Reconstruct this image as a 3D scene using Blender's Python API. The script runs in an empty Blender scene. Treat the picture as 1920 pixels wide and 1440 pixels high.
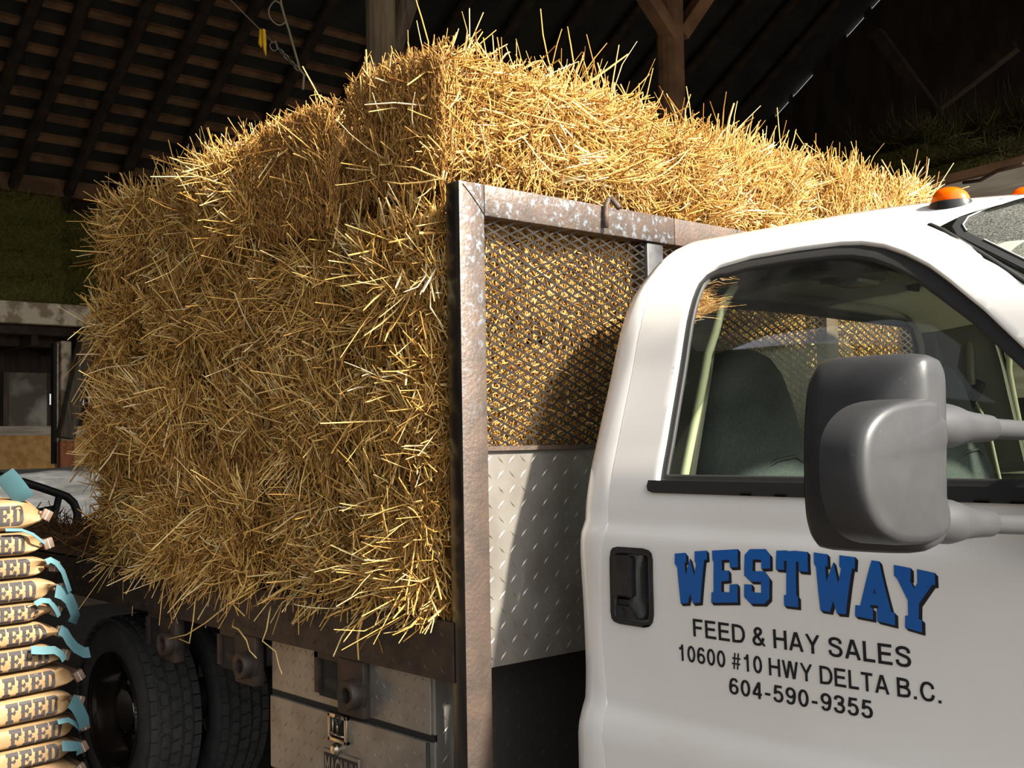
import bpy, bmesh, math, random
import numpy as np
from mathutils import Vector, Matrix
from mathutils.geometry import delaunay_2d_cdt, tessellate_polygon

SC = bpy.context.scene
COL = SC.collection
# ------------------------------------------------------------------ camera
CAM_F, CAM_YAW, CAM_PITCH, CAM_ROLL, CAM_H = 2135.0, math.radians(41.7), math.radians(2.85), math.radians(-1.0), 1.52
_d = np.array([-math.cos(CAM_YAW)*math.cos(CAM_PITCH), math.sin(CAM_YAW)*math.cos(CAM_PITCH), math.sin(CAM_PITCH)])
_r = np.cross(_d, [0, 0, 1]); _r /= np.linalg.norm(_r); _u = np.cross(_r, _d)
_r2 = _r*math.cos(CAM_ROLL)+_u*math.sin(CAM_ROLL); _u2 = -_r*math.sin(CAM_ROLL)+_u*math.cos(CAM_ROLL)
cd = bpy.data.cameras.new('camera'); cam = bpy.data.objects.new('camera', cd); COL.objects.link(cam)
cd.sensor_width = 36; cd.lens = CAM_F/1920*36; cd.clip_start = 0.05; cd.clip_end = 300
cam.matrix_world = Matrix(((_r2[0], _u2[0], -_d[0], 0), (_r2[1], _u2[1], -_d[1], 0), (_r2[2], _u2[2], -_d[2], CAM_H), (0, 0, 0, 1)))
SC.camera = cam
# ------------------------------------------------------------------ world, sun, exposure
W = bpy.data.worlds.new('sky'); SC.world = W; W.use_nodes = True
wn = W.node_tree; bg = wn.nodes['Background']
sky = wn.nodes.new('ShaderNodeTexSky'); sky.sky_type = 'NISHITA'; sky.sun_disc = False
sky.sun_elevation = math.radians(36); sky.sun_rotation = math.radians(90); sky.dust_density = 3.0; sky.air_density = 1.0
hs = wn.nodes.new('ShaderNodeHueSaturation'); hs.inputs['Saturation'].default_value = 0.3
wn.links.new(sky.outputs[0], hs.inputs['Color']); wn.links.new(hs.outputs[0], bg.inputs['Color'])
bg.inputs['Strength'].default_value = 0.29
sl = bpy.data.lights.new('sun', 'SUN'); sl.energy = 17.5; sl.angle = math.radians(2.5); sl.color = (1.0, 0.93, 0.80)
so = bpy.data.objects.new('sun', sl); COL.objects.link(so)
SUN_EL, SUN_AZ = math.radians(37), math.radians(10)
sdir = Vector((math.cos(SUN_EL)*math.cos(SUN_AZ), math.cos(SUN_EL)*math.sin(SUN_AZ), math.sin(SUN_EL)))
so.rotation_euler = sdir.to_track_quat('Z', 'Y').to_euler(); so.location = sdir*20
vs = SC.view_settings; vs.view_transform = 'Standard'; vs.look = 'None'; vs.gamma = 1.0; vs.exposure = 0.0; vs.use_curve_mapping = False
SC.cycles.max_bounces = 7; SC.cycles.transparent_max_bounces = 12; SC.cycles.diffuse_bounces = 4; SC.cycles.glossy_bounces = 4

def ray(px, py): return _d*CAM_F+_r2*(px-960)-_u2*(py-720)
def PX(px, py, X): v = ray(px, py); return v*(X/v[0])+np.array([0, 0, CAM_H])   # point on plane X
def PY(px, py, Y): v = ray(px, py); return v*(Y/v[1])+np.array([0, 0, CAM_H])   # point on plane Y

# ------------------------------------------------------------------ materials
def new_mat(name):
    m = bpy.data.materials.new(name); m.use_nodes = True
    return m, m.node_tree.nodes, m.node_tree.links, m.node_tree.nodes['Principled BSDF']
def mat(name, c, rough=0.6, metal=0.0, c2=None, scale=8.0, detail=5.0, bump=0.0, bscale=None, coat=0.0, spec=0.5, ramp=(0.4, 0.6), stretch=None, c3=None, c3scale=4.0, c3ramp=(0.58, 0.64)):
    m, N, L, B = new_mat(name)
    B.inputs['Roughness'].default_value = rough; B.inputs['Metallic'].default_value = metal
    B.inputs['Coat Weight'].default_value = coat; B.inputs['Coat Roughness'].default_value = 0.06
    B.inputs['Specular IOR Level'].default_value = spec
    B.inputs['Base Color'].default_value = (*c, 1)
    if c2 is None and bump == 0: return m
    tc = N.new('ShaderNodeTexCoord'); src = tc.outputs['Object']
    if stretch:
        mp = N.new('ShaderNodeMapping'); mp.inputs['Scale'].default_value = stretch; L.new(src, mp.inputs['Vector']); src = mp.outputs[0]
    nz = N.new('ShaderNodeTexNoise'); nz.inputs['Scale'].default_value = scale; nz.inputs['Detail'].default_value = detail; L.new(src, nz.inputs['Vector'])
    if c2 is not None:
        rp = N.new('ShaderNodeValToRGB'); rp.color_ramp.elements[0].position = ramp[0]; rp.color_ramp.elements[1].position = ramp[1]
        rp.color_ramp.elements[0].color = (*c, 1); rp.color_ramp.elements[1].color = (*c2, 1); L.new(nz.outputs['Fac'], rp.inputs['Fac']); out = rp.outputs[0]
        if c3 is not None:
            n3 = N.new('ShaderNodeTexNoise'); n3.inputs['Scale'].default_value = c3scale; n3.inputs['Detail'].default_value = 6; n3.inputs['Roughness'].default_value = 0.65; L.new(src, n3.inputs['Vector'])
            r3 = N.new('ShaderNodeValToRGB'); r3.color_ramp.elements[0].position = c3ramp[0]; r3.color_ramp.elements[1].position = c3ramp[1]
            L.new(n3.outputs['Fac'], r3.inputs['Fac'])
            mx = N.new('ShaderNodeMix'); mx.data_type = 'RGBA'; L.new(r3.outputs[0], mx.inputs[0]); L.new(out, mx.inputs[6]); mx.inputs[7].default_value = (*c3, 1); out = mx.outputs[2]
        L.new(out, B.inputs['Base Color'])
    if bump:
        nb = nz
        if bscale:
            nb = N.new('ShaderNodeTexNoise'); nb.inputs['Scale'].default_value = bscale; nb.inputs['Detail'].default_value = 4; L.new(src, nb.inputs['Vector'])
        bp = N.new('ShaderNodeBump'); bp.inputs['Strength'].default_value = bump; bp.inputs['Distance'].default_value = 0.01
        L.new(nb.outputs['Fac'], bp.inputs['Height']); L.new(bp.outputs[0], B.inputs['Normal'])
    return m
def straw_mat(name, stops, rough=0.5, transl=0.25):
    m, N, L, B = new_mat(name)
    at = N.new('ShaderNodeAttribute'); at.attribute_name = 'tone'
    rp = N.new('ShaderNodeValToRGB'); el = rp.color_ramp.elements
    while len(el) < len(stops): el.new(0.5)
    for e, (p, c) in zip(el, stops): e.position = p; e.color = (*c, 1)
    L.new(at.outputs['Fac'], rp.inputs['Fac']); L.new(rp.outputs[0], B.inputs['Base Color']); B.inputs['Roughness'].default_value = rough
    B.inputs['Specular IOR Level'].default_value = 0.4
    tr = N.new('ShaderNodeBsdfTranslucent'); L.new(rp.outputs[0], tr.inputs['Color'])
    mx = N.new('ShaderNodeMixShader'); mx.inputs[0].default_value = transl
    L.new(B.outputs[0], mx.inputs[1]); L.new(tr.outputs[0], mx.inputs[2]); L.new(mx.outputs[0], N['Material Output'].inputs['Surface'])
    return m
def glass_mat(name, tint, refl=1.0, dirt=0.04, frost=(0.6, 0.62, 0.58), dscale=30):
    m, N, L, B = new_mat(name); N.remove(B)
    tr = N.new('ShaderNodeBsdfTransparent'); tr.inputs['Color'].default_value = (*tint, 1)
    gl = N.new('ShaderNodeBsdfGlossy'); gl.inputs['Roughness'].default_value = 0.02
    fr = N.new('ShaderNodeFresnel'); fr.inputs['IOR'].default_value = 1.45
    mu = N.new('ShaderNodeMath'); mu.operation = 'MULTIPLY'; mu.inputs[1].default_value = refl; L.new(fr.outputs[0], mu.inputs[0])
    m1 = N.new('ShaderNodeMixShader'); L.new(mu.outputs[0], m1.inputs[0]); L.new(tr.outputs[0], m1.inputs[1]); L.new(gl.outputs[0], m1.inputs[2])
    df = N.new('ShaderNodeBsdfDiffuse'); df.inputs['Color'].default_value = (*frost, 1)
    tc = N.new('ShaderNodeTexCoord'); nz = N.new('ShaderNodeTexNoise'); nz.inputs['Scale'].default_value = dscale; nz.inputs['Detail'].default_value = 8; L.new(tc.outputs['Object'], nz.inputs['Vector'])
    rp = N.new('ShaderNodeMapRange'); rp.inputs['From Min'].default_value = 0.35; rp.inputs['From Max'].default_value = 0.8; rp.inputs['To Min'].default_value = dirt*0.3; rp.inputs['To Max'].default_value = dirt*2.2; L.new(nz.outputs['Fac'], rp.inputs['Value'])
    m2 = N.new('ShaderNodeMixShader'); L.new(rp.outputs[0], m2.inputs[0]); L.new(m1.outputs[0], m2.inputs[1]); L.new(df.outputs[0], m2.inputs[2])
    L.new(m2.outputs[0], N['Material Output'].inputs['Surface'])
    return m

M = {}
M['straw'] = straw_mat('straw', [(0.0, (0.24, 0.105, 0.026)), (0.3, (0.50, 0.27, 0.065)), (0.6, (0.74, 0.47, 0.135)), (0.85, (0.87, 0.65, 0.26)), (1.0, (0.92, 0.80, 0.52))])
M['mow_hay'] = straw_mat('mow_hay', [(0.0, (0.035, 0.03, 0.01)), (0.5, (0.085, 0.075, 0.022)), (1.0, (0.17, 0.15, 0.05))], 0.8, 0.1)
M['straw_core'] = mat('straw_core', (0.16, 0.075, 0.02), 0.9, c2=(0.36, 0.19, 0.05), scale=60, detail=6, bump=1.0, stretch=(2.2, 2.2, 0.5))
M['grass_hay'] = straw_mat('grass_hay', [(0.0, (0.13, 0.125, 0.025)), (0.5, (0.33, 0.31, 0.07)), (1.0, (0.55, 0.50, 0.16))], 0.8, 0.15)
M['grass_core'] = mat('grass_core', (0.09, 0.085, 0.02), 0.95, c2=(0.22, 0.21, 0.055), scale=50, bump=1.0)
M['brown_straw'] = straw_mat('brown_straw', [(0.0, (0.05, 0.02, 0.008)), (0.6, (0.13, 0.06, 0.02)), (1.0, (0.22, 0.11, 0.04))], 0.8, 0.1)
M['brown_core'] = mat('brown_core', (0.05, 0.022, 0.01), 0.95, c2=(0.10, 0.05, 0.02), scale=40, bump=1.0)
M['paint'] = mat('white_paint', (0.76, 0.745, 0.715), 0.28, coat=1.0, spec=0.5, c2=(0.73, 0.708, 0.67), scale=3.0)
M['black_plastic'] = mat('black_plastic', (0.012, 0.012, 0.013), 0.42, c2=(0.02, 0.02, 0.021), scale=40)
M['mirror_plastic'] = mat('grey_black_plastic', (0.024, 0.024, 0.0255), 0.44, c2=(0.028, 0.028, 0.0296), scale=22, detail=9, bump=0.03, bscale=500, c3=(0.07, 0.07, 0.073), c3scale=90, c3ramp=(0.66, 0.76))
M['arm_plastic'] = mat('grey_plastic', (0.040, 0.040, 0.042), 0.4)
M['rubber'] = mat('black_rubber', (0.012, 0.012, 0.012), 0.6)
M['gap'] = mat('gap_black', (0.006, 0.006, 0.006), 0.8)
M['blue'] = mat('blue_vinyl', (0.004, 0.095, 0.37), 0.45)
M['ink'] = mat('black_vinyl', (0.008, 0.008, 0.012), 0.4)
M['navy'] = mat('navy_vinyl', (0.004, 0.035, 0.13), 0.45)
M['rust'] = mat('rusty_steel', (0.057, 0.042, 0.034), 0.62, 0.25, c2=(0.098, 0.062, 0.043), scale=14, detail=9, bump=0.25, bscale=90, ramp=(0.35, 0.7))
M['rust_worn'] = mat('worn_galvanised_steel', (0.057, 0.043, 0.036), 0.5, 0.3, c2=(0.090, 0.062, 0.047), scale=14, detail=9, bump=0.2, bscale=90, ramp=(0.35, 0.7), c3=(0.15, 0.175, 0.20), c3scale=46, c3ramp=(0.53, 0.63))
def add_height_mask(m, z0, z1):
    N = m.node_tree.nodes; L = m.node_tree.links; mx = [n for n in N if n.bl_idname == 'ShaderNodeMix'][0]; fac = mx.inputs[0].links[0].from_socket
    tc = [n for n in N if n.bl_idname == 'ShaderNodeTexCoord'][0]; sp = N.new('ShaderNodeSeparateXYZ'); L.new(tc.outputs['Object'], sp.inputs[0])
    mr = N.new('ShaderNodeMapRange'); mr.inputs['From Min'].default_value = z0; mr.inputs['From Max'].default_value = z1; L.new(sp.outputs['Z'], mr.inputs['Value'])
    mu = N.new('ShaderNodeMath'); mu.operation = 'MULTIPLY'; L.new(fac, mu.inputs[0]); L.new(mr.outputs[0], mu.inputs[1]); L.new(mu.outputs[0], mx.inputs[0])
add_height_mask(M['rust_worn'], 1.5, 2.1)
M['post_black'] = mat('black_side_steel', (0.010, 0.009, 0.009), 0.28, 0.2, c2=(0.022, 0.018, 0.015), scale=12, detail=8, stretch=(3, 3, 0.6))  # black for the side faces of the bulkhead posts
M['rail'] = mat('dark_rusty_plate', (0.026, 0.019, 0.016), 0.6, 0.3, c2=(0.050, 0.033, 0.025), scale=16, detail=8)
M['alu'] = mat('tread_aluminium', (0.27, 0.255, 0.23), 0.45, 0.6, c2=(0.21, 0.19, 0.165), scale=7)
M['alu_shaded'] = mat('shaded_tread_aluminium', (0.29, 0.225, 0.15), 0.6, 0.35, c2=(0.24, 0.18, 0.115), scale=6)  # browner copy of the tread aluminium, shade put into its colour
M['dark_plate'] = mat('dark_tread_plate', (0.022, 0.019, 0.017), 0.75, 0.1)
M['mesh_steel'] = mat('mesh_steel', (0.040, 0.034, 0.030), 0.6, 0.4, c2=(0.070, 0.058, 0.052), scale=30)
M['galv'] = mat('grey_steel', (0.07, 0.07, 0.073), 0.5, 0.5, c2=(0.045, 0.045, 0.047), scale=20)
M['chrome'] = mat('worn_chrome', (0.45, 0.40, 0.33), 0.28, 1.0)
M['tyre'] = mat('tyre_rubber', (0.026, 0.0255, 0.0255), 0.85, c2=(0.038, 0.037, 0.036), scale=20)
M['rim'] = mat('dark_glossy_rim', (0.035, 0.026, 0.02), 0.16, 0.7, coat=0.6)
M['frame_black'] = mat('chassis_black', (0.012, 0.011, 0.010), 0.7)
M['amber'] = None
M['seat'] = mat('grey_seat_cloth', (0.026, 0.034, 0.038), 0.95, c2=(0.037, 0.046, 0.050), scale=120, bump=0.3)
M['liner'] = mat('olive_headliner', (0.58, 0.57, 0.47), 0.95, c2=(0.53, 0.52, 0.42), scale=200)
M['trim_cream'] = mat('cream_trim', (0.55, 0.56, 0.42), 0.6)
M['trim_grey'] = mat('grey_trim', (0.20, 0.20, 0.175), 0.7)
M['dash'] = mat('tan_dash', (0.46, 0.44, 0.37), 0.7)
M['lens'] = mat('clear_lens', (0.38, 0.40, 0.36), 0.15)
M['kraft'] = mat('kraft_paper', (0.215, 0.130, 0.057), 0.6, c2=(0.265, 0.168, 0.078), scale=5, bump=0.25, bscale=22)
M['bag_ink'] = mat('bag_ink', (0.026, 0.020, 0.020), 0.7)
M['tape'] = mat('brown_tape', (0.125, 0.075, 0.05), 0.6)
M['tag'] = mat('blue_tag_paper', (0.052, 0.130, 0.152), 0.7)
M['thread'] = mat('white_thread', (0.35, 0.33, 0.29), 0.8)
M['old_wood'] = mat('old_wood', (0.16, 0.13, 0.10), 0.85, c2=(0.09, 0.07, 0.05), scale=6, detail=8, stretch=(6, 6, 0.5), bump=0.3)
M['lit_wood'] = mat('lit_old_wood', (0.30, 0.24, 0.17), 0.85, c2=(0.20, 0.155, 0.105), scale=5, detail=8, stretch=(5, 5, 0.6), bump=0.3)  # lighter copy of the old wood, light on the post put into its colour
M['roof_wood'] = mat('dark_roof_wood', (0.060, 0.040, 0.026), 0.9, c2=(0.035, 0.023, 0.016), scale=5, detail=8)
M['purlin_wood'] = mat('purlin_wood', (0.30, 0.165, 0.085), 0.85, c2=(0.17, 0.095, 0.055), scale=3, detail=8)
M['roof_tin'] = mat('grey_roof_sheet', (0.036, 0.036, 0.032), 0.9, c2=(0.022, 0.022, 0.02), scale=2)
M['wall_wood'] = mat('dark_wall_boards', (0.055, 0.036, 0.025), 0.9, c2=(0.03, 0.02, 0.015), scale=4, stretch=(1, 6, .3))
M['peel'] = mat('peeling_whitewash', (0.40, 0.32, 0.22), 0.9, c2=(0.85, 0.76, 0.60), scale=4.5, detail=9, ramp=(0.44, 0.54), bump=0.3)
M['osb'] = mat('particle_board', (0.66, 0.34, 0.10), 0.85, c2=(0.85, 0.52, 0.20), scale=9, detail=8, ramp=(0.4, 0.62))
M['grey_panel'] = mat('stained_grey_panel', (0.52, 0.49, 0.43), 0.85, c2=(0.17, 0.145, 0.11), scale=1.8, detail=7, ramp=(0.45, 0.62))
M['grey_board'] = mat('weathered_grey_board', (0.72, 0.66, 0.55), 0.85, c2=(0.50, 0.43, 0.33), scale=3, detail=9, stretch=(.6, .6, 6), bump=0.2)
M['red_wood'] = mat('red_brown_wood', (0.40, 0.12, 0.035), 0.6, c2=(0.26, 0.07, 0.02), scale=3, stretch=(8, 8, 1))
M['tarp'] = mat('silver_tarp', (0.88, 0.87, 0.83), 0.38, 0.15, c2=(0.58, 0.57, 0.53), scale=5, detail=7, stretch=(1, 1, 5), bump=0.7, bscale=14)
M['black_tube'] = mat('black_tube', (0.006, 0.006, 0.006), 0.5)
M['rope'] = mat('grey_rope', (0.30, 0.26, 0.19), 0.9)
M['wire'] = mat('steel_wire', (0.22, 0.20, 0.17), 0.5, 0.5)
M['yellow'] = mat('yellow_ribbon', (0.85, 0.52, 0.02), 0.6)
M['ground'] = mat('gravel_ground', (0.24, 0.225, 0.20), 0.95, c2=(0.18, 0.165, 0.145), scale=20, detail=8)
M['soil'] = mat('barn_floor_dirt', (0.040, 0.032, 0.025), 0.95, c2=(0.024, 0.019, 0.015), scale=6, detail=8)
m, N, L, B = new_mat('amber_plastic'); M['amber'] = m
B.inputs['Base Color'].default_value = (0.90, 0.105, 0.002, 1); B.inputs['Roughness'].default_value = 0.15; B.inputs['Coat Weight'].default_value = 0.5
M['glass'] = glass_mat('side_glass', (0.86, 0.91, 0.79), 0.8, 0.012, dscale=9)
M['glass_rear'] = glass_mat('rear_glass', (0.95, 0.97, 0.86), 0.10, 0.002)
M['glass_ws'] = glass_mat('dusty_windshield', (0.78, 0.86, 0.78), 1.0, 0.12, (0.55, 0.55, 0.52), 260)

# ------------------------------------------------------------------ mesh helpers
class MB:
    def __init__(s): s.v = []; s.f = []; s.m = []
    def add(s, vs, fs, mi=0):
        o = len(s.v); s.v += [tuple(float(c) for c in p) for p in vs]; s.f += [tuple(i+o for i in f) for f in fs]; s.m += [mi]*len(fs); return s
    def box(s, a, b, mi=0, Mx=None, bev=0.0):
        x0, y0, z0 = a; x1, y1, z1 = b
        if bev > 0:
            bm = bmesh.new(); bmesh.ops.create_cube(bm, size=1)
            for v in bm.verts: v.co = Vector(((x0+x1)/2+v.co.x*(x1-x0), (y0+y1)/2+v.co.y*(y1-y0), (z0+z1)/2+v.co.z*(z1-z0)))
            bmesh.ops.bevel(bm, geom=list(bm.edges), offset=bev, segments=2, affect='EDGES', profile=0.5)
            bm.verts.index_update(); vs = [v.co.copy() for v in bm.verts]; fs = [[v.index for v in f.verts] for f in bm.faces]; bm.free()
        else:
            vs = [Vector(p) for p in ((x0, y0, z0), (x1, y0, z0), (x1, y1, z0), (x0, y1, z0), (x0, y0, z1), (x1, y0, z1), (x1, y1, z1), (x0, y1, z1))]
            fs = [(0, 3, 2, 1), (4, 5, 6, 7), (0, 1, 5, 4), (1, 2, 6, 5), (2, 3, 7, 6), (3, 0, 4, 7)]
        if Mx is not None: vs = [Mx @ Vector(p) for p in vs]
        return s.add(vs, fs, mi)
    def bar(s, p, q, w, h, mi=0, up=(0, 0, 1), bev=0.0):
        p = Vector(p); q = Vector(q); d = (q-p); l = d.length; d.normalize(); u = Vector(up); sx = d.cross(u)
        if sx.length < 1e-4: sx = d.cross(Vector((1, 0, 0)))
        sx.normalize(); u = sx.cross(d)
        Mx = Matrix(((d.x, sx.x, u.x, p.x), (d.y, sx.y, u.y, p.y), (d.z, sx.z, u.z, p.z), (0, 0, 0, 1)))
        return s.box((0, -w/2, -h/2), (l, w/2, h/2), mi, Mx, bev)
    def tube(s, pts, r, n=10, mi=0, cap=True):
        P = [Vector(p) for p in pts]; R = r if hasattr(r, '__len__') else [r]*len(P); rings = []; ref = None
        for i, p in enumerate(P):
            t = (P[min(i+1, len(P)-1)]-P[max(i-1, 0)]).normalized()
            if ref is None: ref = t.orthogonal().normalized()
            ref = (ref-t*ref.dot(t)).normalized(); b = t.cross(ref)
            rings.append([p+ref*R[i]*math.cos(a)+b*R[i]*math.sin(a) for a in [2*math.pi*k/n for k in range(n)]])
        return s.rings(rings, True, cap, mi)
    def rings(s, rings, closed=True, cap=False, mi=0):
        n = len(rings[0]); vs = [p for r in rings for p in r]; fs = []
        for i in range(len(rings)-1):
            for k in range(n if closed else n-1):
                k2 = (k+1) % n; fs.append((i*n+k, i*n+k2, (i+1)*n+k2, (i+1)*n+k))
        if cap: fs.append(tuple(range(n))[::-1]); fs.append(tuple((len(rings)-1)*n+k for k in range(n)))
        return s.add(vs, fs, mi)
    def lathe(s, prof, c, n=48, mi=0, axis='y'):
        rings = []
        for (r, h) in prof:
            rings.append([(c[0]+r*math.cos(a), c[1]+h, c[2]+r*math.sin(a)) for a in [2*math.pi*k/n for k in range(n)]])
        return s.rings(rings, True, False, mi)
    def poly(s, pts, mi=0):
        tri = tessellate_polygon([[Vector(p) for p in pts]]); return s.add(pts, tri, mi)
    def prism(s, pts2, f, h0, h1, mi=0):
        a = [f(x, y, h0) for x, y in pts2]; b = [f(x, y, h1) for x, y in pts2]; n = len(pts2)
        tri = tessellate_polygon([[Vector((x, y, 0)) for x, y in pts2]])
        fs = [tuple(t) for t in tri]+[tuple(i+n for i in t[::-1]) for t in tri]+[(i, (i+1) % n, n+(i+1) % n, n+i) for i in range(n)]
        return s.add(a+b, fs, mi)
    def build(s, name, mats, parent=None, smooth=False, angle=None, recalc=True):
        me = bpy.data.meshes.new(name); me.from_pydata(s.v, [], s.f); mats = mats if isinstance(mats, (list, tuple)) else [mats]
        for m in mats: me.materials.append(M[m] if isinstance(m, str) else m)
        me.polygons.foreach_set('material_index', s.m)
        if recalc:
            bm = bmesh.new(); bm.from_mesh(me); bmesh.ops.recalc_face_normals(bm, faces=bm.faces); bm.to_mesh(me); bm.free()
        if smooth:
            me.polygons.foreach_set('use_smooth', [True]*len(me.polygons))
            if angle: me.set_sharp_from_angle(angle=math.radians(angle))
        me.update()
        return link(bpy.data.objects.new(name, me), parent)
def link(o, parent=None):
    COL.objects.link(o)
    if parent is not None:
        o.parent = parent; wl = Vector((0, 0, 0)); p = parent
        while p is not None: wl += p.location; p = p.parent
        o.location = -wl
    return o
def rebase(o, loc):          # move the origin of a top-level mesh to loc, keeping its shape in place
    o.data.transform(Matrix.Translation(-Vector(loc))); o.location = loc; return o
def tag(o, label=None, cat=None, group=None, kind=None):
    if label: o['label'] = label
    if cat: o['category'] = cat
    if group: o['group'] = group
    if kind: o['kind'] = kind
    return o
def empty(name, loc, label=None, cat=None, group=None):
    o = bpy.data.objects.new(name, None); COL.objects.link(o); o.location = loc; o.empty_display_size = 0.1
    return tag(o, label, cat, group)
def struct(o): o['kind'] = 'structure'; return o
def tread(mb, o, u, v, w, h, pitch=0.030, nrm=None, mi=0, ht=0.0022, ln=0.026, wd=0.008):
    """raised lozenges of tread plate over the rectangle o + u*[0,w] + v*[0,h]"""
    o = Vector(o); u = Vector(u).normalized(); v = Vector(v).normalized(); n = Vector(nrm).normalized() if nrm else u.cross(v)
    ni = int(w/pitch); nj = int(h/pitch)
    for i in range(ni):
        for j in range(nj):
            c = o+u*((i+.5)*w/ni)+v*((j+.5)*h/nj)
            a = math.radians(45 if (i+j) % 2 else -45)
            dl = u*math.cos(a)+v*math.sin(a); dw = -u*math.sin(a)+v*math.cos(a)
            vs = [c+dl*ln/2, c+dw*wd/2, c-dl*ln/2, c-dw*wd/2, c+n*ht]
            mb.add(vs, [(0, 1, 4), (1, 2, 4), (2, 3, 4), (3, 0, 4)], mi)

def crom(P, n=6):
    P = [np.array(p, float) for p in P]; Q = [2*P[0]-P[1]]+P+[2*P[-1]-P[-2]]; o = []
    for i in range(1, len(Q)-2):
        for k in range(n):
            t = k/n; o.append(.5*((2*Q[i])+(-Q[i-1]+Q[i+1])*t+(2*Q[i-1]-5*Q[i]+4*Q[i+1]-Q[i+2])*t*t+(-Q[i-1]+3*Q[i]-3*Q[i+1]+Q[i+2])*t**3))
    return [tuple(p) for p in o]+[tuple(P[-1])]
# ------------------------------------------------------------------ straw generator (numpy)
def unit(a): return a/np.maximum(np.linalg.norm(a, axis=-1, keepdims=True), 1e-9)
def straw_arrays(rng, P, D, L, Wd, bend, kink=0.25, flat=0.45):
    n = len(P); D = unit(D); rnd = unit(rng.normal(size=(n, 3)))
    s1 = unit(np.cross(D, rnd)); s2 = np.cross(D, s1)
    bv = s1*rng.normal(size=(n, 1))+s2*rng.normal(size=(n, 1)); bv[:, 2] -= 0.35
    ts = np.array([0, .36, .7, 1.0]); kk = (rng.random(n) < kink)[:, None]; kd = unit(rng.normal(size=(n, 3)))*0.75
    flat = np.where(Wd > .0058, .16, flat); V = np.zeros((n, 4, 3, 3)); kt = rng.uniform(.3, .75, size=(n, 1))
    for i, t in enumerate(ts):
        c = P+D*(L*t)[:, None]+bv*(bend*L*t*t)[:, None]+np.where(kk & (t > kt), kd*(L[:, None]*np.maximum(t-kt, 0)), 0)
        w = Wd*(1.0 if i in (1, 2) else 0.8)
        for k in range(3):
            a = 2*math.pi*k/3
            V[:, i, k] = c+s1*(w*.5*math.cos(a))[:, None]+s2*(w*.5*flat*2*math.sin(a))[:, None]
    base = (np.arange(n)*12)[:, None]
    q = []
    for i in range(3):
        for k in range(3):
            k2 = (k+1) % 3; q.append([i*3+k, i*3+k2, (i+1)*3+k2, (i+1)*3+k])
    F = (base[:, :, None]+np.array(q)[None]).reshape(-1, 4)
    return V.reshape(-1, 3), F
def np_mesh(name, parts, mats):
    """parts: list of (verts, quads, tone per vertex, material index)"""
    off = 0; Vs = []; Fs = []; Ts = []; Ms = []
    for v, q, t, mi in parts: Vs.append(v); Fs.append(q+off); Ts.append(t); Ms.append(np.full(len(q), mi)); off += len(v)
    V = np.concatenate(Vs).astype(np.float32); Fq = np.concatenate(Fs).astype(np.int32); T = np.concatenate(Ts).astype(np.float32); MI = np.concatenate(Ms).astype(np.int32)
    me = bpy.data.meshes.new(name); me.vertices.add(len(V)); me.vertices.foreach_set('co', V.ravel())
    me.loops.add(Fq.size); me.loops.foreach_set('vertex_index', Fq.ravel()); me.polygons.add(len(Fq)); me.polygons.foreach_set('loop_start', np.arange(0, Fq.size, 4, dtype=np.int32))
    for m in mats: me.materials.append(M[m])
    me.polygons.foreach_set('material_index', MI); me.update(calc_edges=True)
    at = me.attributes.new('tone', 'FLOAT', 'POINT'); at.data.foreach_set('value', T)
    return me
def core_box(rng, sx, sy, sz, nx, ny, nz, amp):
    """rounded lumpy box with flake grooves; origin at its centre bottom"""
    key = {}; vs = []; fs = []
    def vid(i, j, k):
        if (i, j, k) not in key: key[(i, j, k)] = len(vs); vs.append((i/nx-.5, j/ny-.5, k/nz-.5))
        return key[(i, j, k)]
    for i in range(nx):
        for j in range(ny):
            fs.append((vid(i, j, 0), vid(i, j+1, 0), vid(i+1, j+1, 0), vid(i+1, j, 0))); fs.append((vid(i, j, nz), vid(i+1, j, nz), vid(i+1, j+1, nz), vid(i, j+1, nz)))
    for i in range(nx):
        for k in range(nz):
            fs.append((vid(i, 0, k), vid(i+1, 0, k), vid(i+1, 0, k+1), vid(i, 0, k+1))); fs.append((vid(i, ny, k), vid(i, ny, k+1), vid(i+1, ny, k+1), vid(i+1, ny, k)))
    for j in range(ny):
        for k in range(nz):
            fs.append((vid(0, j, k), vid(0, j, k+1), vid(0, j+1, k+1), vid(0, j+1, k))); fs.append((vid(nx, j, k), vid(nx, j+1, k), vid(nx, j+1, k+1), vid(nx, j, k+1)))
    v = np.array(vs); e = np.abs(v)*2
    rr = np.sort(e, axis=1)[:, 1]; pull = np.clip((rr-.60)/.40, 0, 1)**2*0.17           # round the edges
    v = v*(1-pull[:, None]); v = v*np.array([sx, sy, sz])
    v += rng.normal(size=v.shape)*amp
    v[:, 2] += sz/2
    return v, np.array(fs)

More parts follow.
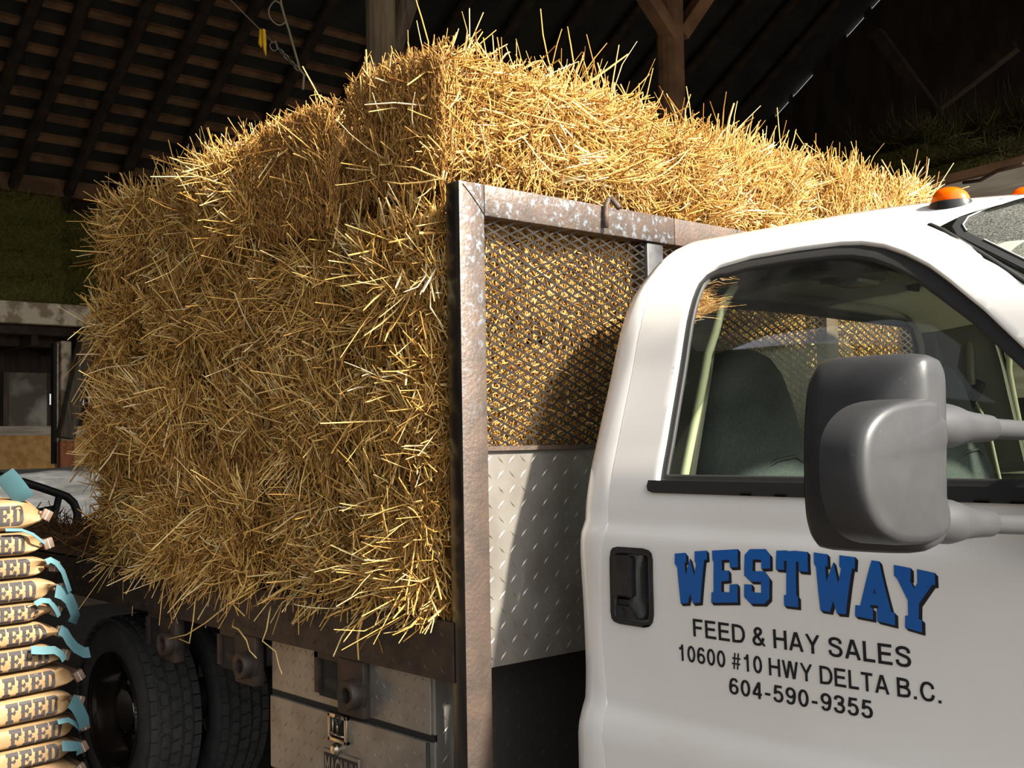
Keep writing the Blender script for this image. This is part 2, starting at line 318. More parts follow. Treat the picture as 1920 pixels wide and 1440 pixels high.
def face_frame(face, sx, sy, sz):
    ax = {'x': 0, 'y': 1, 'z': 2}[face[1]]; sg = 1 if face[0] == '+' else -1
    n = np.zeros(3); n[ax] = sg; o = [a for a in range(3) if a != ax]
    dims = [sx, sy, sz]; c = np.array([0, 0, sz/2]) + n*dims[ax]/2
    u = np.zeros(3); u[o[0]] = 1; v = np.zeros(3); v[o[1]] = 1
    return n, u, v, dims[o[0]], dims[o[1]], c
def bale_parts(rng, sx, sy, sz, faces, mats_i=(0, 1), wid=(.0034, .0064), tone_shift=0.0, lim=None):
    parts = []
    v, q = core_box(rng, sx-.06, sy-.055, sz-.03, max(6, int(sx/.03)), max(6, int(sy/.03)), max(6, int(sz/.03)), .004)
    parts.append((v, q, np.zeros(len(v)), mats_i[1]))
    def emit(P, D, L, bend, tone, kink=.25, w=None):
        w = (rng.lognormal(math.log((wid[0]+wid[1])/2), .34, len(P)).clip(wid[0]*.75, wid[1]*1.65)) if w is None else w
        V, F = straw_arrays(rng, P, D, L, w, bend, kink)
        if lim is not None:
            k = lim(V.reshape(-1, 12, 3)); n = int(k.sum()); V = V.reshape(-1, 12, 3)[k].reshape(-1, 3); F = F.reshape(-1, 9, 4)[:n].reshape(-1, 4); tone = tone[k]
        parts.append((V, F, np.repeat(np.clip(tone+tone_shift, 0, 1), 12), mats_i[0]))
    for face, style, n in faces:
        nr, u, vv, du, dv, c = face_frame(face, sx, sy, sz)
        K = 16; ku = rng.uniform(-.5, .5, K); kv = rng.uniform(-.5, .5, K)
        kd = rng.normal(size=(K, 2))*0.75; ko = rng.uniform(.25, .9, K); kt = rng.normal(size=K)*.09
        a = rng.uniform(-.5, .5, n); b = rng.uniform(-.5, .5, n)
        if style == 'fuzzy':
            i = np.argmin((a[:, None]-ku)**2*du*du+(b[:, None]-kv)**2*dv*dv, axis=1)
            e = np.maximum(np.abs(a), np.abs(b))*2; ins = .085*np.clip((e-.66)/.34, 0, 1)**2+rng.uniform(.0, .025, n)
            P = c+u*(a*du*.95)[:, None]+vv*(b*dv*.95)[:, None]-nr*ins[:, None]
            D = nr*(ko[i]*rng.uniform(.5, 1.2, n))[:, None]+u*(kd[i, 0]+rng.normal(size=n)*.42)[:, None]+vv*(kd[i, 1]+rng.normal(size=n)*.42)[:, None]
            D += (u*(a*1.1)[:, None]+vv*(b*1.1)[:, None])*.22
            L = rng.gamma(4, .020, n).clip(.025, .22); emit(P, D, L, rng.normal(size=n)*.10, rng.beta(1.7, 1.35, n)+kt[i], .38)
        elif style == 'flat':
            e = np.maximum(np.abs(a), np.abs(b))*2
            P = c+u*(a*du*.97)[:, None]+vv*(b*dv*.97)[:, None]+nr*(rng.uniform(-.014, .006, n)-.075*np.clip((e-.70)/.30, 0, 1)**2)[:, None]
            th = rng.normal(size=n)*.95+math.pi/2
            D = u*np.cos(th)[:, None]+vv*np.sin(th)[:, None]+nr*(rng.normal(size=n)*.16)[:, None]
            L = rng.gamma(4, .026, n).clip(.04, .24); P = P-unit(D)*(L*.5)[:, None]
            emit(P, D, L, rng.normal(size=n)*.10, rng.beta(1.15, 1.9, n), .4)
        elif style == 'cut':       # densely packed folded flakes, upright in thin layers
            st = np.sin(a*du*2*math.pi/.045+np.sin(b*9)*.6)
            P = c+u*(a*du)[:, None]+vv*(b*dv)[:, None]+nr*(st*.007-.004+rng.normal(size=n)*.004)[:, None]
            th = rng.normal(size=n)*.30+math.pi/2
            D = u*np.cos(th)[:, None]+vv*np.sin(th)[:, None]+nr*rng.uniform(-.35, .45, n)[:, None]
            L = rng.uniform(.015, .06, n); P = P-unit(D)*(L*.5)[:, None]
            emit(P, D, L, rng.normal(size=n)*.35, rng.beta(1.5, 3.2, n)*.62, .4, rng.uniform(.0026, .005, n))
        elif style == 'top':       # ragged upper face, straws standing along its edges
            P = c+u*(a*du)[:, None]+vv*(b*dv)[:, None]-nr*.015
            D = nr*rng.uniform(.05, .75, n)[:, None]+u*(rng.normal(size=n)*.6)[:, None]+vv*(rng.normal(size=n)*.6)[:, None]
            L = rng.gamma(3.0, .015, n).clip(.015, .14); emit(P, D, L, rng.normal(size=n)*.15, rng.beta(2.8, 1.8, n))
        elif style == 'tuft':      # a few long straws standing up
            P = c+u*(a*du)[:, None]+vv*(b*dv)[:, None]-nr*.03
            D = nr*rng.uniform(.6, 1.2, n)[:, None]+u*(rng.normal(size=n)*.45)[:, None]+vv*(rng.normal(size=n)*.45)[:, None]
            emit(P, D, rng.uniform(.09, .21, n), rng.normal(size=n)*.2, rng.beta(3, 1.6, n), .5)
        elif style == 'droop':     # broken straws hanging from the lower edge of a face
            P = c+u*(a*du)[:, None]-vv*(dv*.5-rng.uniform(-.005, .06, n))[:, None]-nr*.01
            D = nr*rng.uniform(.1, .9, n)[:, None]-vv*rng.uniform(.05, .8, n)[:, None]+u*(rng.normal(size=n)*.5)[:, None]
            emit(P, D, rng.gamma(3, .024, n).clip(.03, .20), rng.normal(size=n)*.2+.1, rng.beta(2.8, 1.8, n), .55)
        elif style == 'grass':
            P = c+u*(a*du)[:, None]+vv*(b*dv)[:, None]-nr*.01
            D = nr*rng.uniform(.0, .5, n)[:, None]+u*(rng.normal(size=n)*.6)[:, None]+vv*(rng.normal(size=n)*.8)[:, None]
            emit(P, D, rng.uniform(.05, .15, n), rng.normal(size=n)*.3, rng.beta(2, 2, n), .3)
    return parts

# ------------------------------------------------------------------ barn shell
GX0, GX1 = -17.5, 0.5
RS, RZ0 = 0.70, 5.35                                   # roof slope, height of the roof underside at the back wall
def roof_z(x): return RZ0+RS*(x-GX0)
o = MB().box((-30, -30, -0.05), (40, 40, 0)).build('floor', 'ground'); struct(o)
o = MB().box((GX0, -6, 0.001), (1.6, 19.5, 0.02)).build('floor_inside', 'soil'); struct(o)
RIDGE = -8.5
b = MB(); zr = roof_z(RIDGE); zf = 4.4; xf = -1.2
b.add([(GX0-.6, -7, roof_z(GX0-.6)), (RIDGE, -7, zr), (RIDGE, 19.5, zr), (GX0-.6, 19.5, roof_z(GX0-.6)), (GX0-.6, -7, roof_z(GX0-.6)+.06), (RIDGE, -7, zr+.06), (RIDGE, 19.5, zr+.06), (GX0-.6, 19.5, roof_z(GX0-.6)+.06)],
      [(0, 3, 2, 1), (4, 5, 6, 7), (0, 1, 5, 4), (1, 2, 6, 5), (2, 3, 7, 6), (3, 0, 4, 7)])
b.add([(RIDGE, -7, zr), (xf, -7, zf), (xf, 19.5, zf), (RIDGE, 19.5, zr), (RIDGE, -7, zr+.06), (xf, -7, zf+.06), (xf, 19.5, zf+.06), (RIDGE, 19.5, zr+.06)],
      [(0, 3, 2, 1), (4, 5, 6, 7), (0, 1, 5, 4), (1, 2, 6, 5), (2, 3, 7, 6), (3, 0, 4, 7)])
struct(b.build('ceiling', 'roof_tin'))
tn = [0]
def trim(mb, m): tn[0] += 1; return struct(mb.build('trim_%d' % tn[0], m))
def roof_hit(px, py, off=0.0):       # pixel ray against the roof underside
    v = ray(px, py); t = (RZ0-off-RS*GX0-CAM_H)/(v[2]-RS*v[0]); return v*t+np.array([0, 0, CAM_H])
PUR = [-79, -36, 7, 53, 97, 143, 182, 221, 260, 299]
for py in PUR:
    p = roof_hit(100, py, .05); x = p[0]
    trim(MB().bar((x, -6.5, roof_z(x)-.05), (x, 19.5, roof_z(x)-.05), .10, .09, up=(-.57, 0, .82)), 'purlin_wood')
ry = [roof_hit(px, 160, .16)[1] for px in (7, 98, 214, 314, 404)]
ry += [ry[-1]+1.05*k for k in range(1, 13)]
ry = [ry[0]-1.1]+[y for y in ry if y < 19.2]
rr = random.Random(4)
for y in ry:
    mb = MB(); pts = []; k = 9
    for i in range(k+1):
        x = GX0+.2+(RIDGE-GX0-.2)*i/k; pts.append((x, y+rr.uniform(-.025, .025), roof_z(x)-.17+rr.uniform(-.012, .012)))
    mb.tube(pts, [.088+rr.uniform(-.01, .012) for _ in pts], 9); trim(mb, 'roof_wood')
# walls
struct(MB().box((GX0-.1, -6, 3.6), (GX0, 19.5, RZ0+.1)).build('wall_back', 'wall_wood'))
e0 = PX(0, 322, GX0+.35); e1 = PX(0, 350, GX0+.35)
trim(MB().box((GX0+.05, -6, e1[2]-.02), (GX0+.32, 19.5, e0[2]+.02)), 'purlin_wood')
struct(MB().box((-18.2, -6.1, 0), (-2.2, -6, 9)).build('wall_left', 'wall_wood'))
gp = [(-18.1, 0), (-18.1, roof_z(-18.1))]
for x0_, x1_ in ((-13.55, -13.2), (-13.1, -12.62), (-11.85, -11.45), (-11.3, -10.95)):
    gp += [(x0_, roof_z(x0_)+.01), (x0_, roof_z(x0_)-.09), (x1_, roof_z(x1_)-.09), (x1_, roof_z(x1_)+.01)]
gp += [(RIDGE, zr), (xf, zf), (xf, 0)]
struct(MB().prism(gp, lambda x, z, h: (x, 19.4+h, z), 0, .1).build('wall_right', 'wall_wood'))
# under the loft: back wall of the lower bay, X = -17
LX = -17.0
def zl(py, px=90): return PX(px, py, LX)[2]
def yl(px, py=800): return PX(px, py, LX)[1]
z_r0, z_r1 = zl(816), zl(799); z_s0, z_s1 = zl(759), zl(738); z_g1 = zl(700)
w = MB()
w.box((LX-.08, -6, z_g1), (LX, 19.5, 3.7))                                        # above the openings
w.box((LX-.08, -6, z_r0), (LX, yl(16), z_g1)); w.box((LX-.08, 9.0, z_r0), (LX, 19.5, z_g1))
w.box((LX-.08, yl(86), z_s1), (LX, 9.0, z_g1)); w.box((LX-.08, yl(86), z_r0), (LX, 9.0, z_s0))
w.box((LX-.08, yl(161), z_s0), (LX, yl(166), z_s1)); w.box((LX-.08, yl(102), z_s0), (LX, yl(150), z_s1))
struct(w.build('wall_back_lower', 'wall_wood'))
trim(MB().box((LX-.02, -6, z_r0), (LX+.05, 19.5, z_r1)), 'grey_board')
struct(MB().box((LX-.04, -6, 0), (LX+.02, 19.5, z_r0)).build('wall_back_panel', 'osb'))
struct(MB().box((LX-.03, yl(14), z_r1), (LX+.02, yl(88), z_g1)).build('wall_grey_panel', 'grey_panel'))
for a, c in ((4, 14), (88, 90)): trim(MB().box((LX, yl(a), z_r1), (LX+.06, yl(c), z_g1)), 'old_wood')
# left loft: front beam, joists, floor, post with brace
FX = -15.0
zb1 = PX(60, 566, FX)[2]; zb0 = PX(60, 607, FX)[2]; ze = PX(60, 640, FX)[2]
trim(MB().box((FX-.18, -6, zb0), (FX, 19.5, zb1), bev=.015), 'peel')
trim(MB().box((GX0, -6, zb1-.06), (FX-.02, 19.5, zb1)), 'old_wood')
trim(MB().box((FX-.45, -6, (zb0+ze)/2), (FX-.25, 19.5, zb0)), 'roof_wood')
trim(MB().box((FX-.95, -6, ze), (FX-.75, 19.5, (zb0+ze)/2+.06)), 'roof_wood')
for k in range(14):
    y = 2.2+k*.75; trim(MB().box((GX0+.4, y, ze-.02), (FX-.3, y+.09, zb1-.06)), 'roof_wood')
pa = PX(112, 800, FX-.3); pb = PX(132, 800, FX-.3)
trim(MB().box((FX-.5, pa[1], 0), (FX-.25, pb[1], ze+.05), bev=.02), 'peel')
q0 = PX(122, 822, FX-.05); q1 = PX(160, 650, FX-.05)
trim(MB().bar(q0, q1+(q1-q0)*.25, .2, .2, bev=.02, up=(1, 0, 0)), 'old_wood')
r0 = PX(113, 888, FX+.1); r1 = PX(140, 826, FX+.1)
trim(MB().box((FX, r0[1], .0), (FX+.1, r1[1], r1[2]), bev=.008), 'red_wood')
for px in (118, 133):
    c = PX(px, 834, FX+.1); trim(MB().lathe([(0, 0), (.012, 0), (.012, .02)], c, 8), 'yellow')
c0 = PX(101, 870, FX-.1); c1 = PX(108, 870, FX-.1)
trim(MB().box((FX-.22, c0[1], c0[2]), (FX-.12, c1[1], ze), bev=.01), 'frame_black')
c0 = PX(108, 870, FX-.1); c1 = PX(112, 870, FX-.1)
trim(MB().box((FX-.24, c0[1], c0[2]), (FX-.14, c1[1], ze), bev=.01), 'grey_board')
# barn posts seen over the load
p0 = PX(683, 60, -7.2); p1 = PX(745, 60, -7.2)
pc = (p0+p1)/2; pr = np.linalg.norm(p1-p0)/2*.74
mb = MB(); mb.tube([(pc[0], pc[1], 0), (pc[0], pc[1], 2.5), (pc[0]+.01, pc[1]-.01, 4.3), (pc[0], pc[1], 6.2), (pc[0], pc[1], roof_z(pc[0])-1.2)], [pr, pr*.98, pr*.97, pr*1.0, pr*.9], 14); post_a = trim(mb, 'lit_wood')
t0 = PX(735, 40, -7.2); trim(MB().tube([(pc[0]+.02, pc[1]+.09, t0[2]-.25), (pc[0]+.1, pc[1]+.25, t0[2]+.35), (pc[0]+.1, pc[1]+1.2, t0[2]+1.9)], [.08, .1, .1], 10), 'old_wood')
p0 = PX(1234, 60, -7.2); p1 = PX(1278, 60, -7.2)
pc = (p0+p1)/2; pr = np.linalg.norm(p1-p0)/2*.74
trim(MB().tube([(pc[0], pc[1], 0), (pc[0], pc[1], 3.5), (pc[0], pc[1], 6.5), (pc[0], pc[1], roof_z(pc[0])-1.2)], [pr, pr, pr*.98, pr*.9], 14), 'purlin_wood')
t0 = PX(1278, 45, -7.2); t1 = PX(1310, 0, -7.2); t1 = t0+(t1-t0)*3
trim(MB().bar((pc[0]+.05, t0[1]-.1, t0[2]-.15), (pc[0]+.05, t1[1], t1[2]), .14, .14, up=(1, 0, 0)), 'purlin_wood')
t0 = PX(1240, 40, -7.2); t1 = PX(1212, 0, -7.2); t1 = t0+(t1-t0)*3
trim(MB().bar((pc[0]+.05, t0[1]+.1, t0[2]-.15), (pc[0]+.05, t1[1], t1[2]), .14, .14, up=(1, 0, 0)), 'purlin_wood')
# far dark braces on the right
for (a, c, Y) in (((1645, 62), (1745, 200), 13.0), ((1905, 85), (1745, 210), 15.0)):
    p = PY(*a, Y); q = PY(*c, Y); trim(MB().bar(p, q+(q-p)*.5, .14, .14), 'roof_wood')

# right loft: weathered board front with a plank on its edge
ra = PY(1796, 322, 7.6); rb = PY(1935, 287, 7.0); rb = PY(1935, 287, 7.0*(ra[2]-CAM_H)/(rb[2]-CAM_H)); dr = rb-ra; dr /= np.linalg.norm(dr)
A = ra-dr*3.0; Bp = rb+dr*2.5
def slab(mb, lo, hi, th, mi=0):
    n = np.array([-dr[1], dr[0], 0]); n /= np.linalg.norm(n); z = np.array([0, 0, 1])
    vs = [A+z*lo, Bp+z*lo, Bp+z*hi, A+z*hi]; vs = vs+[v+n*th for v in vs]
    mb.add(vs, [(0, 1, 2, 3), (5, 4, 7, 6), (0, 4, 5, 1), (1, 5, 6, 2), (2, 6, 7, 3), (3, 7, 4, 0)], mi)
mb = MB(); slab(mb, -1.6, -.075, .05); trim(mb, 'grey_board')
mb = MB(); slab(mb, -.06, 0.0, 3.2); trim(mb, 'purlin_wood')
nn = np.array([-dr[1], dr[0], 0]); nn /= np.linalg.norm(nn)
pts = [PY(1815, 345, 7.35)+np.array([0, -.06, 0]), PY(1845, 340, 7.25)+np.array([0, -.05, 0]), PY(1880, 322, 7.1)+np.array([0, -.06, 0]), PY(1925, 309, 6.9)+np.array([0, -.05, 0])]
tag(rebase(MB().tube(pts, .012, 8).build('stick', 'tape', smooth=True), pts[0]), 'thin pale stick lying along the weathered loft boards behind the cab', 'stick')

# ------------------------------------------------------------------ dark green hay bales in the lofts
rng = np.random.default_rng(11)
gm = []
for i in range(3):
    gm.append(np_mesh('grass_hay_bale', bale_parts(rng, .5, 1.0, .40, [('+x', 'grass', 1000), ('-y', 'grass', 450), ('+z', 'grass', 550), ('+y', 'grass', 300)], (0, 1), (.004, .008)), ['grass_hay', 'grass_core']))
mow = np_mesh('mow_hay_bale', bale_parts(rng, .5, 1.0, .40, [('+x', 'grass', 1300), ('-y', 'grass', 500), ('+z', 'grass', 700), ('+y', 'grass', 300)], (0, 1), (.004, .007)), ['mow_hay', 'grass_core'])
def grass(loc, rz, label, group, i, sc=1.0):
    o = bpy.data.objects.new('grass_hay_bale', gm[i % 3]); COL.objects.link(o); o.location = loc; o.rotation_euler = (0, 0, rz); o.scale = (sc, sc, sc)
    tag(o, label, 'hay bale', group); return o
gy = PX(58, 460, FX-.1)[1]; gtop = PX(58, 366, FX-.1)[2]; n4 = 4; gh = (gtop-zb1)/n4; gs = gh/.40
lay = ['resting on the whitewashed loft beam', 'second from the bottom', 'third from the bottom', 'on top']
for k in range(n4):
    grass((FX-.35, gy-.05+rr.uniform(-.03, .03), zb1+k*gh), rr.uniform(-.03, .03), 'green hay bale in the left loft stack, '+lay[k], 'green bales in the left loft', k, gs)
for k in range(n4):
    grass((FX-.35, gy-1.0*gs-.08, zb1+k*gh), rr.uniform(-.03, .03), 'green loft bale at the left edge, '+lay[k], 'green bales in the left loft', k+1, gs)
g2 = PX(240, 355, FX-1.2)
for k in range(n4):
    grass((FX-1.25, gy+1.0*gs+.02, zb1+k*gh), rr.uniform(-.05, .05), 'dark green bale set back from it, '+lay[k], 'green bales set back in the left loft', k+2, gs)
for k in range(n4):
    grass((FX-1.1, gy+2.0*gs+.10, zb1+k*gh+(.06 if k == 3 else 0)), rr.uniform(-.05, .05), 'green bale behind the straw load top, '+lay[k], 'green bales behind the straw load', k, gs)
rz = math.atan2(dr[1], dr[0])+math.pi/2
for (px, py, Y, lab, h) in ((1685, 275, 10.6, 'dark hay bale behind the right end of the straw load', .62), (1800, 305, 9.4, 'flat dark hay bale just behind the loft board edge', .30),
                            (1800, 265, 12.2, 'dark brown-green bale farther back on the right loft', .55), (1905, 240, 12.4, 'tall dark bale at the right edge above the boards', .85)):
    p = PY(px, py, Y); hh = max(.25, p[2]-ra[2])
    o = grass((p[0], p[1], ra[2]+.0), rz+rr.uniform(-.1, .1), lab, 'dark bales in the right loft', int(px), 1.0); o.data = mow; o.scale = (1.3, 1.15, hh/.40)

# ------------------------------------------------------------------ silver tarp bundle, black tube frame
tx = -11.0; ta = PX(20, 888, tx); tb = PX(230, 905, tx)
bm = bmesh.new(); bmesh.ops.create_cube(bm, size=1)
for v in bm.verts: v.co = Vector((tx-.9+v.co.x*1.8, (ta[1]+tb[1])/2+.2+v.co.y*(tb[1]-ta[1]+1.2), ta[2]-.27+v.co.z*.54))
bmesh.ops.subdivide_edges(bm, edges=list(bm.edges), cuts=18, use_grid_fill=True)
rt = random.Random(3)
from mathutils import noise as mnoise
for v in bm.verts:
    p = v.co
    if p.z > ta[2]-.5:
        p.z += .05*mnoise.noise(Vector((p.x*2, p.y*2.4, 1)))+.02*mnoise.noise(Vector((p.x*7, p.y*9, 3)))
        p.x += .05*mnoise.noise(Vector((p.y*2, p.z*9, 5)))
me = bpy.data.meshes.new('tarp_bundle'); bm.to_mesh(me); bm.free(); me.materials.append(M['tarp'])
for p in me.polygons: p.use_smooth = True
o = link(bpy.data.objects.new('tarp_bundle', me)); tag(rebase(o, (tx-.9, ta[1], ta[2]-.54)), 'long low bundle wrapped in crumpled silver tarp below the plywood wall', 'tarp')

trim(MB().box((tx-1.8, ta[1]-.6, 0), (tx+.1, tb[1]+.9, ta[2]-.53)), 'roof_wood')  # added dark plinth under the tarp, keeps the view below the deck black
# ------------------------------------------------------------------ rope and wire hanging in the roof
RX = -6.4
def rp(px, py): return Vector(PX(px, py, RX))
t = empty('steel_cable', rp(510, 82), 'thin steel cable with links running down behind the straw top', 'cable')
pts = [rp(432, 0)+(rp(432, 0)-rp(487, 55))*1.5, rp(432, 0), rp(487, 55), rp(512, 80)]; MB().tube(pts, .0045, 6).build('wire', 'wire', t, True)
mb = MB(); ch = [rp(524, 92), rp(532, 102), rp(542, 112), rp(552, 122), rp(560, 132)]
for i in range(len(ch)-1):
    a, c = ch[i], ch[i+1]; dd = (c-a); nn2 = dd.cross(Vector((1, .3, 0) if i % 2 else (0, .3, 1))).normalized()*.012
    mb.tube([a, a+dd*.25+nn2, a+dd*.8+nn2, c, a+dd*.8-nn2, a+dd*.25-nn2, a], .006, 6)
mb.build('chain', 'wire', t, True)
mb = MB(); c = rp(513, 87); rr_ = (rp(520, 87)-c).length
mb.tube([c+Vector((0, rr_*math.cos(a), rr_*math.sin(a))) for a in [k*math.pi/8 for k in range(17)]], .005, 6, cap=False); mb.build('ring', 'wire', t, True)
MB().tube([rp(512, 80), rp(516, 76), rp(520, 90), rp(524, 92)], .007, 6).build('hook', 'wire', t, True)
MB().tube([rp(560, 132), rp(575, 142), rp(600, 172)], .004, 6).build('wire', 'wire', t, True)
crp = lambda P: [Vector(p) for p in crom(P, 5)]
t2 = tag(MB().tube([rp(524, -30), rp(527, 8), rp(536, 40), rp(542, 58), rp(548, 80), rp(556, 108), rp(562, 130), rp(570, 140), rp(568, 168)], .008, 7)
    .tube(crp([rp(527, 8), rp(515, 2), rp(504, 18), rp(508, 36), rp(523, 47), rp(535, 40), rp(531, 20), rp(527, 8)]), .005, 6).build('rope', 'rope', smooth=True), 'grey rope with a loose loop hanging beside the cable', 'rope'); rebase(t2, rp(540, 60))
mb = MB(); v0 = [rp(486, 55), rp(492, 57), rp(492, 80), rp(489, 90), rp(484, 82)]; dpt = Vector((.012, 0, 0))
mb.add([p for p in v0]+[p+dpt for p in v0], [(0, 1, 2, 3, 4), (9, 8, 7, 6, 5)]+[(i, (i+1) % 5, 5+(i+1) % 5, 5+i) for i in range(5)])
v1 = [rp(488, 56), rp(493, 58), rp(495, 84), rp(494.5, 107), rp(490, 92)]; e = Vector((.02, 0, 0))
mb.add([p+e for p in v1]+[p+e+dpt for p in v1], [(0, 1, 2, 3, 4), (9, 8, 7, 6, 5)]+[(i, (i+1) % 5, 5+(i+1) % 5, 5+i) for i in range(5)])
tag(rebase(mb.build('ribbon', 'yellow'), rp(488, 56)), 'yellow ribbon tied to the steel cable under the roof', 'ribbon')

# ================================================================== THE TRUCK
TR = empty('pickup_truck', (-2.3, 3.07, 0), 'white flatbed pickup truck with blue and black door lettering, loaded with straw', 'truck')
YC = 3.07
PZ_ = np.array([.40, .70, .79, .83, .875, .95, 1.10, 1.24, 1.283, 1.313, 1.35, 1.42, 1.51, 1.69, 1.81, 1.90, 1.98, 2.036, 2.075, 2.097, 2.103])
PY_ = np.array([2.06, 2.022, 2.022, 2.03, 2.050, 2.054, 2.05, 2.043, 2.046, 2.062, 2.066, 2.08, 2.109, 2.172, 2.212, 2.262, 2.342, 2.42, 2.52, 2.70, 3.07])
CS = np.r_[0, np.cumsum(np.hypot(np.diff(PZ_), np.diff(PY_)))]
def _tan(xp, yp):
    h = np.diff(xp); dl = np.diff(yp)/h; m = np.zeros(len(xp)); m[0] = dl[0]; m[-1] = dl[-1]
    for i in range(1, len(xp)-1):
        m[i] = 0 if dl[i-1]*dl[i] <= 0 else 3*(h[i-1]+h[i])/((2*h[i]+h[i-1])/dl[i-1]+(h[i]+2*h[i-1])/dl[i])
    return m
_ty, _tz = _tan(CS, PY_), _tan(CS, PZ_)
def _her(x, yp, m):
    i = np.clip(np.searchsorted(CS, x)-1, 0, len(CS)-2); h = CS[i+1]-CS[i]; t = (x-CS[i])/h
    return (1+2*t)*(1-t)**2*yp[i]+t*(1-t)**2*h*m[i]+t*t*(3-2*t)*yp[i+1]+t*t*(t-1)*h*m[i+1]
def prof(s): s = np.clip(s, 0, CS[-1]); return _her(s, PY_, _ty), _her(s, PZ_, _tz)
def sstep(a, b, x): t = np.clip((x-a)/(b-a), 0, 1); return t*t*(3-2*t)
def drop(X): return .05*np.clip((X+1.6)/.65, 0, 2)**2
RC, XR = .055, -2.025            # rear corner radius, where it begins
def surf(X, s, dep=0.0, side=-1):
    """point of the cab skin: X along the truck, s up the side and over the roof, dep inward"""
    X = np.asarray(X, float); s = np.asarray(s, float)
    y, q = prof(s); y2, q2 = prof(s+.004); y1, q1 = prof(s-.004)
    ty, tz = y2-y1, q2-q1; ln = np.hypot(ty, tz)+1e-9; ny, nz = -tz/ln, ty/ln            # outward normal (towards -y / up)
    a = np.clip((XR-X)/RC, 0, math.pi/2); Xo = np.where(X < XR, XR-RC*np.sin(a), X); ins = RC*(1-np.cos(a))
    ca, sa = np.cos(a), np.sin(a)
    dd = ins+dep*ca
    yy = y-ny*dd; zz = q-nz*dd-drop(X)*sstep(1.5, 2.05, q); xx = Xo+dep*sa
    if side > 0: yy = 2*YC-yy
    return np.stack([xx, yy, zz], -1)
def inpoly(P, poly):
    x, y = P[:, 0], P[:, 1]; r = np.zeros(len(P), bool); n = len(poly); j = n-1
    for i in range(n):
        xi, yi = poly[i]; xj, yj = poly[j]
        c = ((yi > y) != (yj > y)) & (x < (xj-xi)*(y-yi)/(yj-yi+1e-15)+xi); r ^= c; j = i
    return r
def dens(poly, step):
    out = []
    for i in range(len(poly)):
        a = np.array(poly[i]); b = np.array(poly[(i+1) % len(poly)]); k = max(1, int(round(np.linalg.norm(b-a)/step)))
        out += [tuple(a+(b-a)*t/k) for t in range(k)]
    return out
def area(poly): return sum(poly[i-1][0]*poly[i][1]-poly[i][0]*poly[i-1][1] for i in range(len(poly)))/2
def offset(poly, d):
    """grow (d>0) or shrink a polygon along its vertex normals"""
    P = np.array(poly); sg = 1 if area(poly) > 0 else -1; n = len(P); out = []
    for i in range(n):
        e1 = P[i]-P[i-1]; e2 = P[(i+1) % n]-P[i]; e1 = e1/(np.linalg.norm(e1)+1e-9); e2 = e2/(np.linalg.norm(e2)+1e-9)
        n1 = np.array([e1[1], -e1[0]]); n2 = np.array([e2[1], -e2[0]]); m = n1+n2; l = np.dot(m, m)
        m = m/l*2 if l > .35 else m/(np.sqrt(l)+1e-9)
        out.append(tuple(P[i]+m*d*sg))
    return out
def smooth_poly(poly, it=1):
    for _ in range(it):
        o = []
        for i in range(len(poly)):
            a = np.array(poly[i]); b = np.array(poly[(i+1) % len(poly)]); o += [tuple(a*.75+b*.25), tuple(a*.25+b*.75)]
        poly = o
    return poly
def sheet(name, outline, holes, step, mp, mats, parent, lip=0.0, lip_o=None, back=0.0):
    """skin cut to an outline with holes, on the surface mp(X, s, depth); lip = turned-in edge depth, back = panel thickness"""
    loops = [dens(outline, step)]+[dens(h, step) for h in holes]
    pts = []; edges = []
    for lp in loops:
        o = len(pts); pts += lp; edges += [(o+i, o+(i+1) % len(lp)) for i in range(len(lp))]
    A = np.array(loops[0]); lo, hi = A.min(0), A.max(0)
    gx, gy = np.meshgrid(np.arange(lo[0], hi[0], step), np.arange(lo[1], hi[1], step)); G = np.stack([gx.ravel(), gy.ravel()], -1)
    ok = inpoly(G, loops[0])
    for h in loops[1:]: ok &= ~inpoly(G, h)
    G = G[ok]; E = np.array(pts)
    dmin = np.array([np.min((E[:, 0]-g[0])**2+(E[:, 1]-g[1])**2) for g in G]) if len(G) else np.zeros(0)
    G = G[dmin > (step*.45)**2] if len(G) else G
    allp = [Vector(p) for p in pts]+[Vector(g) for g in G]
    v, e, f, *_ = delaunay_2d_cdt(allp, edges, [], 0, 1e-6)
    V = np.array([tuple(p) for p in v]); cen = np.array([V[list(t)].mean(0) for t in f]); keep = inpoly(cen, loops[0])
    for h in loops[1:]: keep &= ~inpoly(cen, h)
    tri = [tuple(t) for t, k in zip(f, keep) if k]
    mb = MB(); mb.add(mp(V[:, 0], V[:, 1], 0.0), tri)
    for li, lp in enumerate(loops):
        d = lip if li else (lip if lip_o is None else lip_o)
        if d <= 0: continue
        out = np.array(lp); o1 = np.array(offset(lp, -.007 if li else -.002)); rr_ = min(.007, d*.6); rgs = []
        for k in range(6):
            a = min(k, 5)/5*math.pi/2; q = out+(o1-out)*math.sin(a); rgs.append(mp(q[:, 0], q[:, 1], rr_*(1-math.cos(a))))
        rgs.append(mp(o1[:, 0], o1[:, 1], d))
        mb.rings([list(map(tuple, r)) for r in rgs], True)
    me = bpy.data.meshes.new(name); bm = bmesh.new()
    vv = [bm.verts.new(p) for p in mb.v]
    for fc in mb.f:
        try: bm.faces.new([vv[i] for i in fc])
        except ValueError: pass
    bmesh.ops.remove_doubles(bm, verts=bm.verts, dist=1e-5); bmesh.ops.recalc_face_normals(bm, faces=bm.faces)
    bm.to_mesh(me); bm.free()
    for m in (mats if isinstance(mats, (list, tuple)) else [mats]): me.materials.append(M[m])
    me.polygons.foreach_set('use_smooth', [True]*len(me.polygons)); me.set_sharp_from_angle(angle=math.radians(50)); me.update()
    return link(bpy.data.objects.new(name, me), parent)
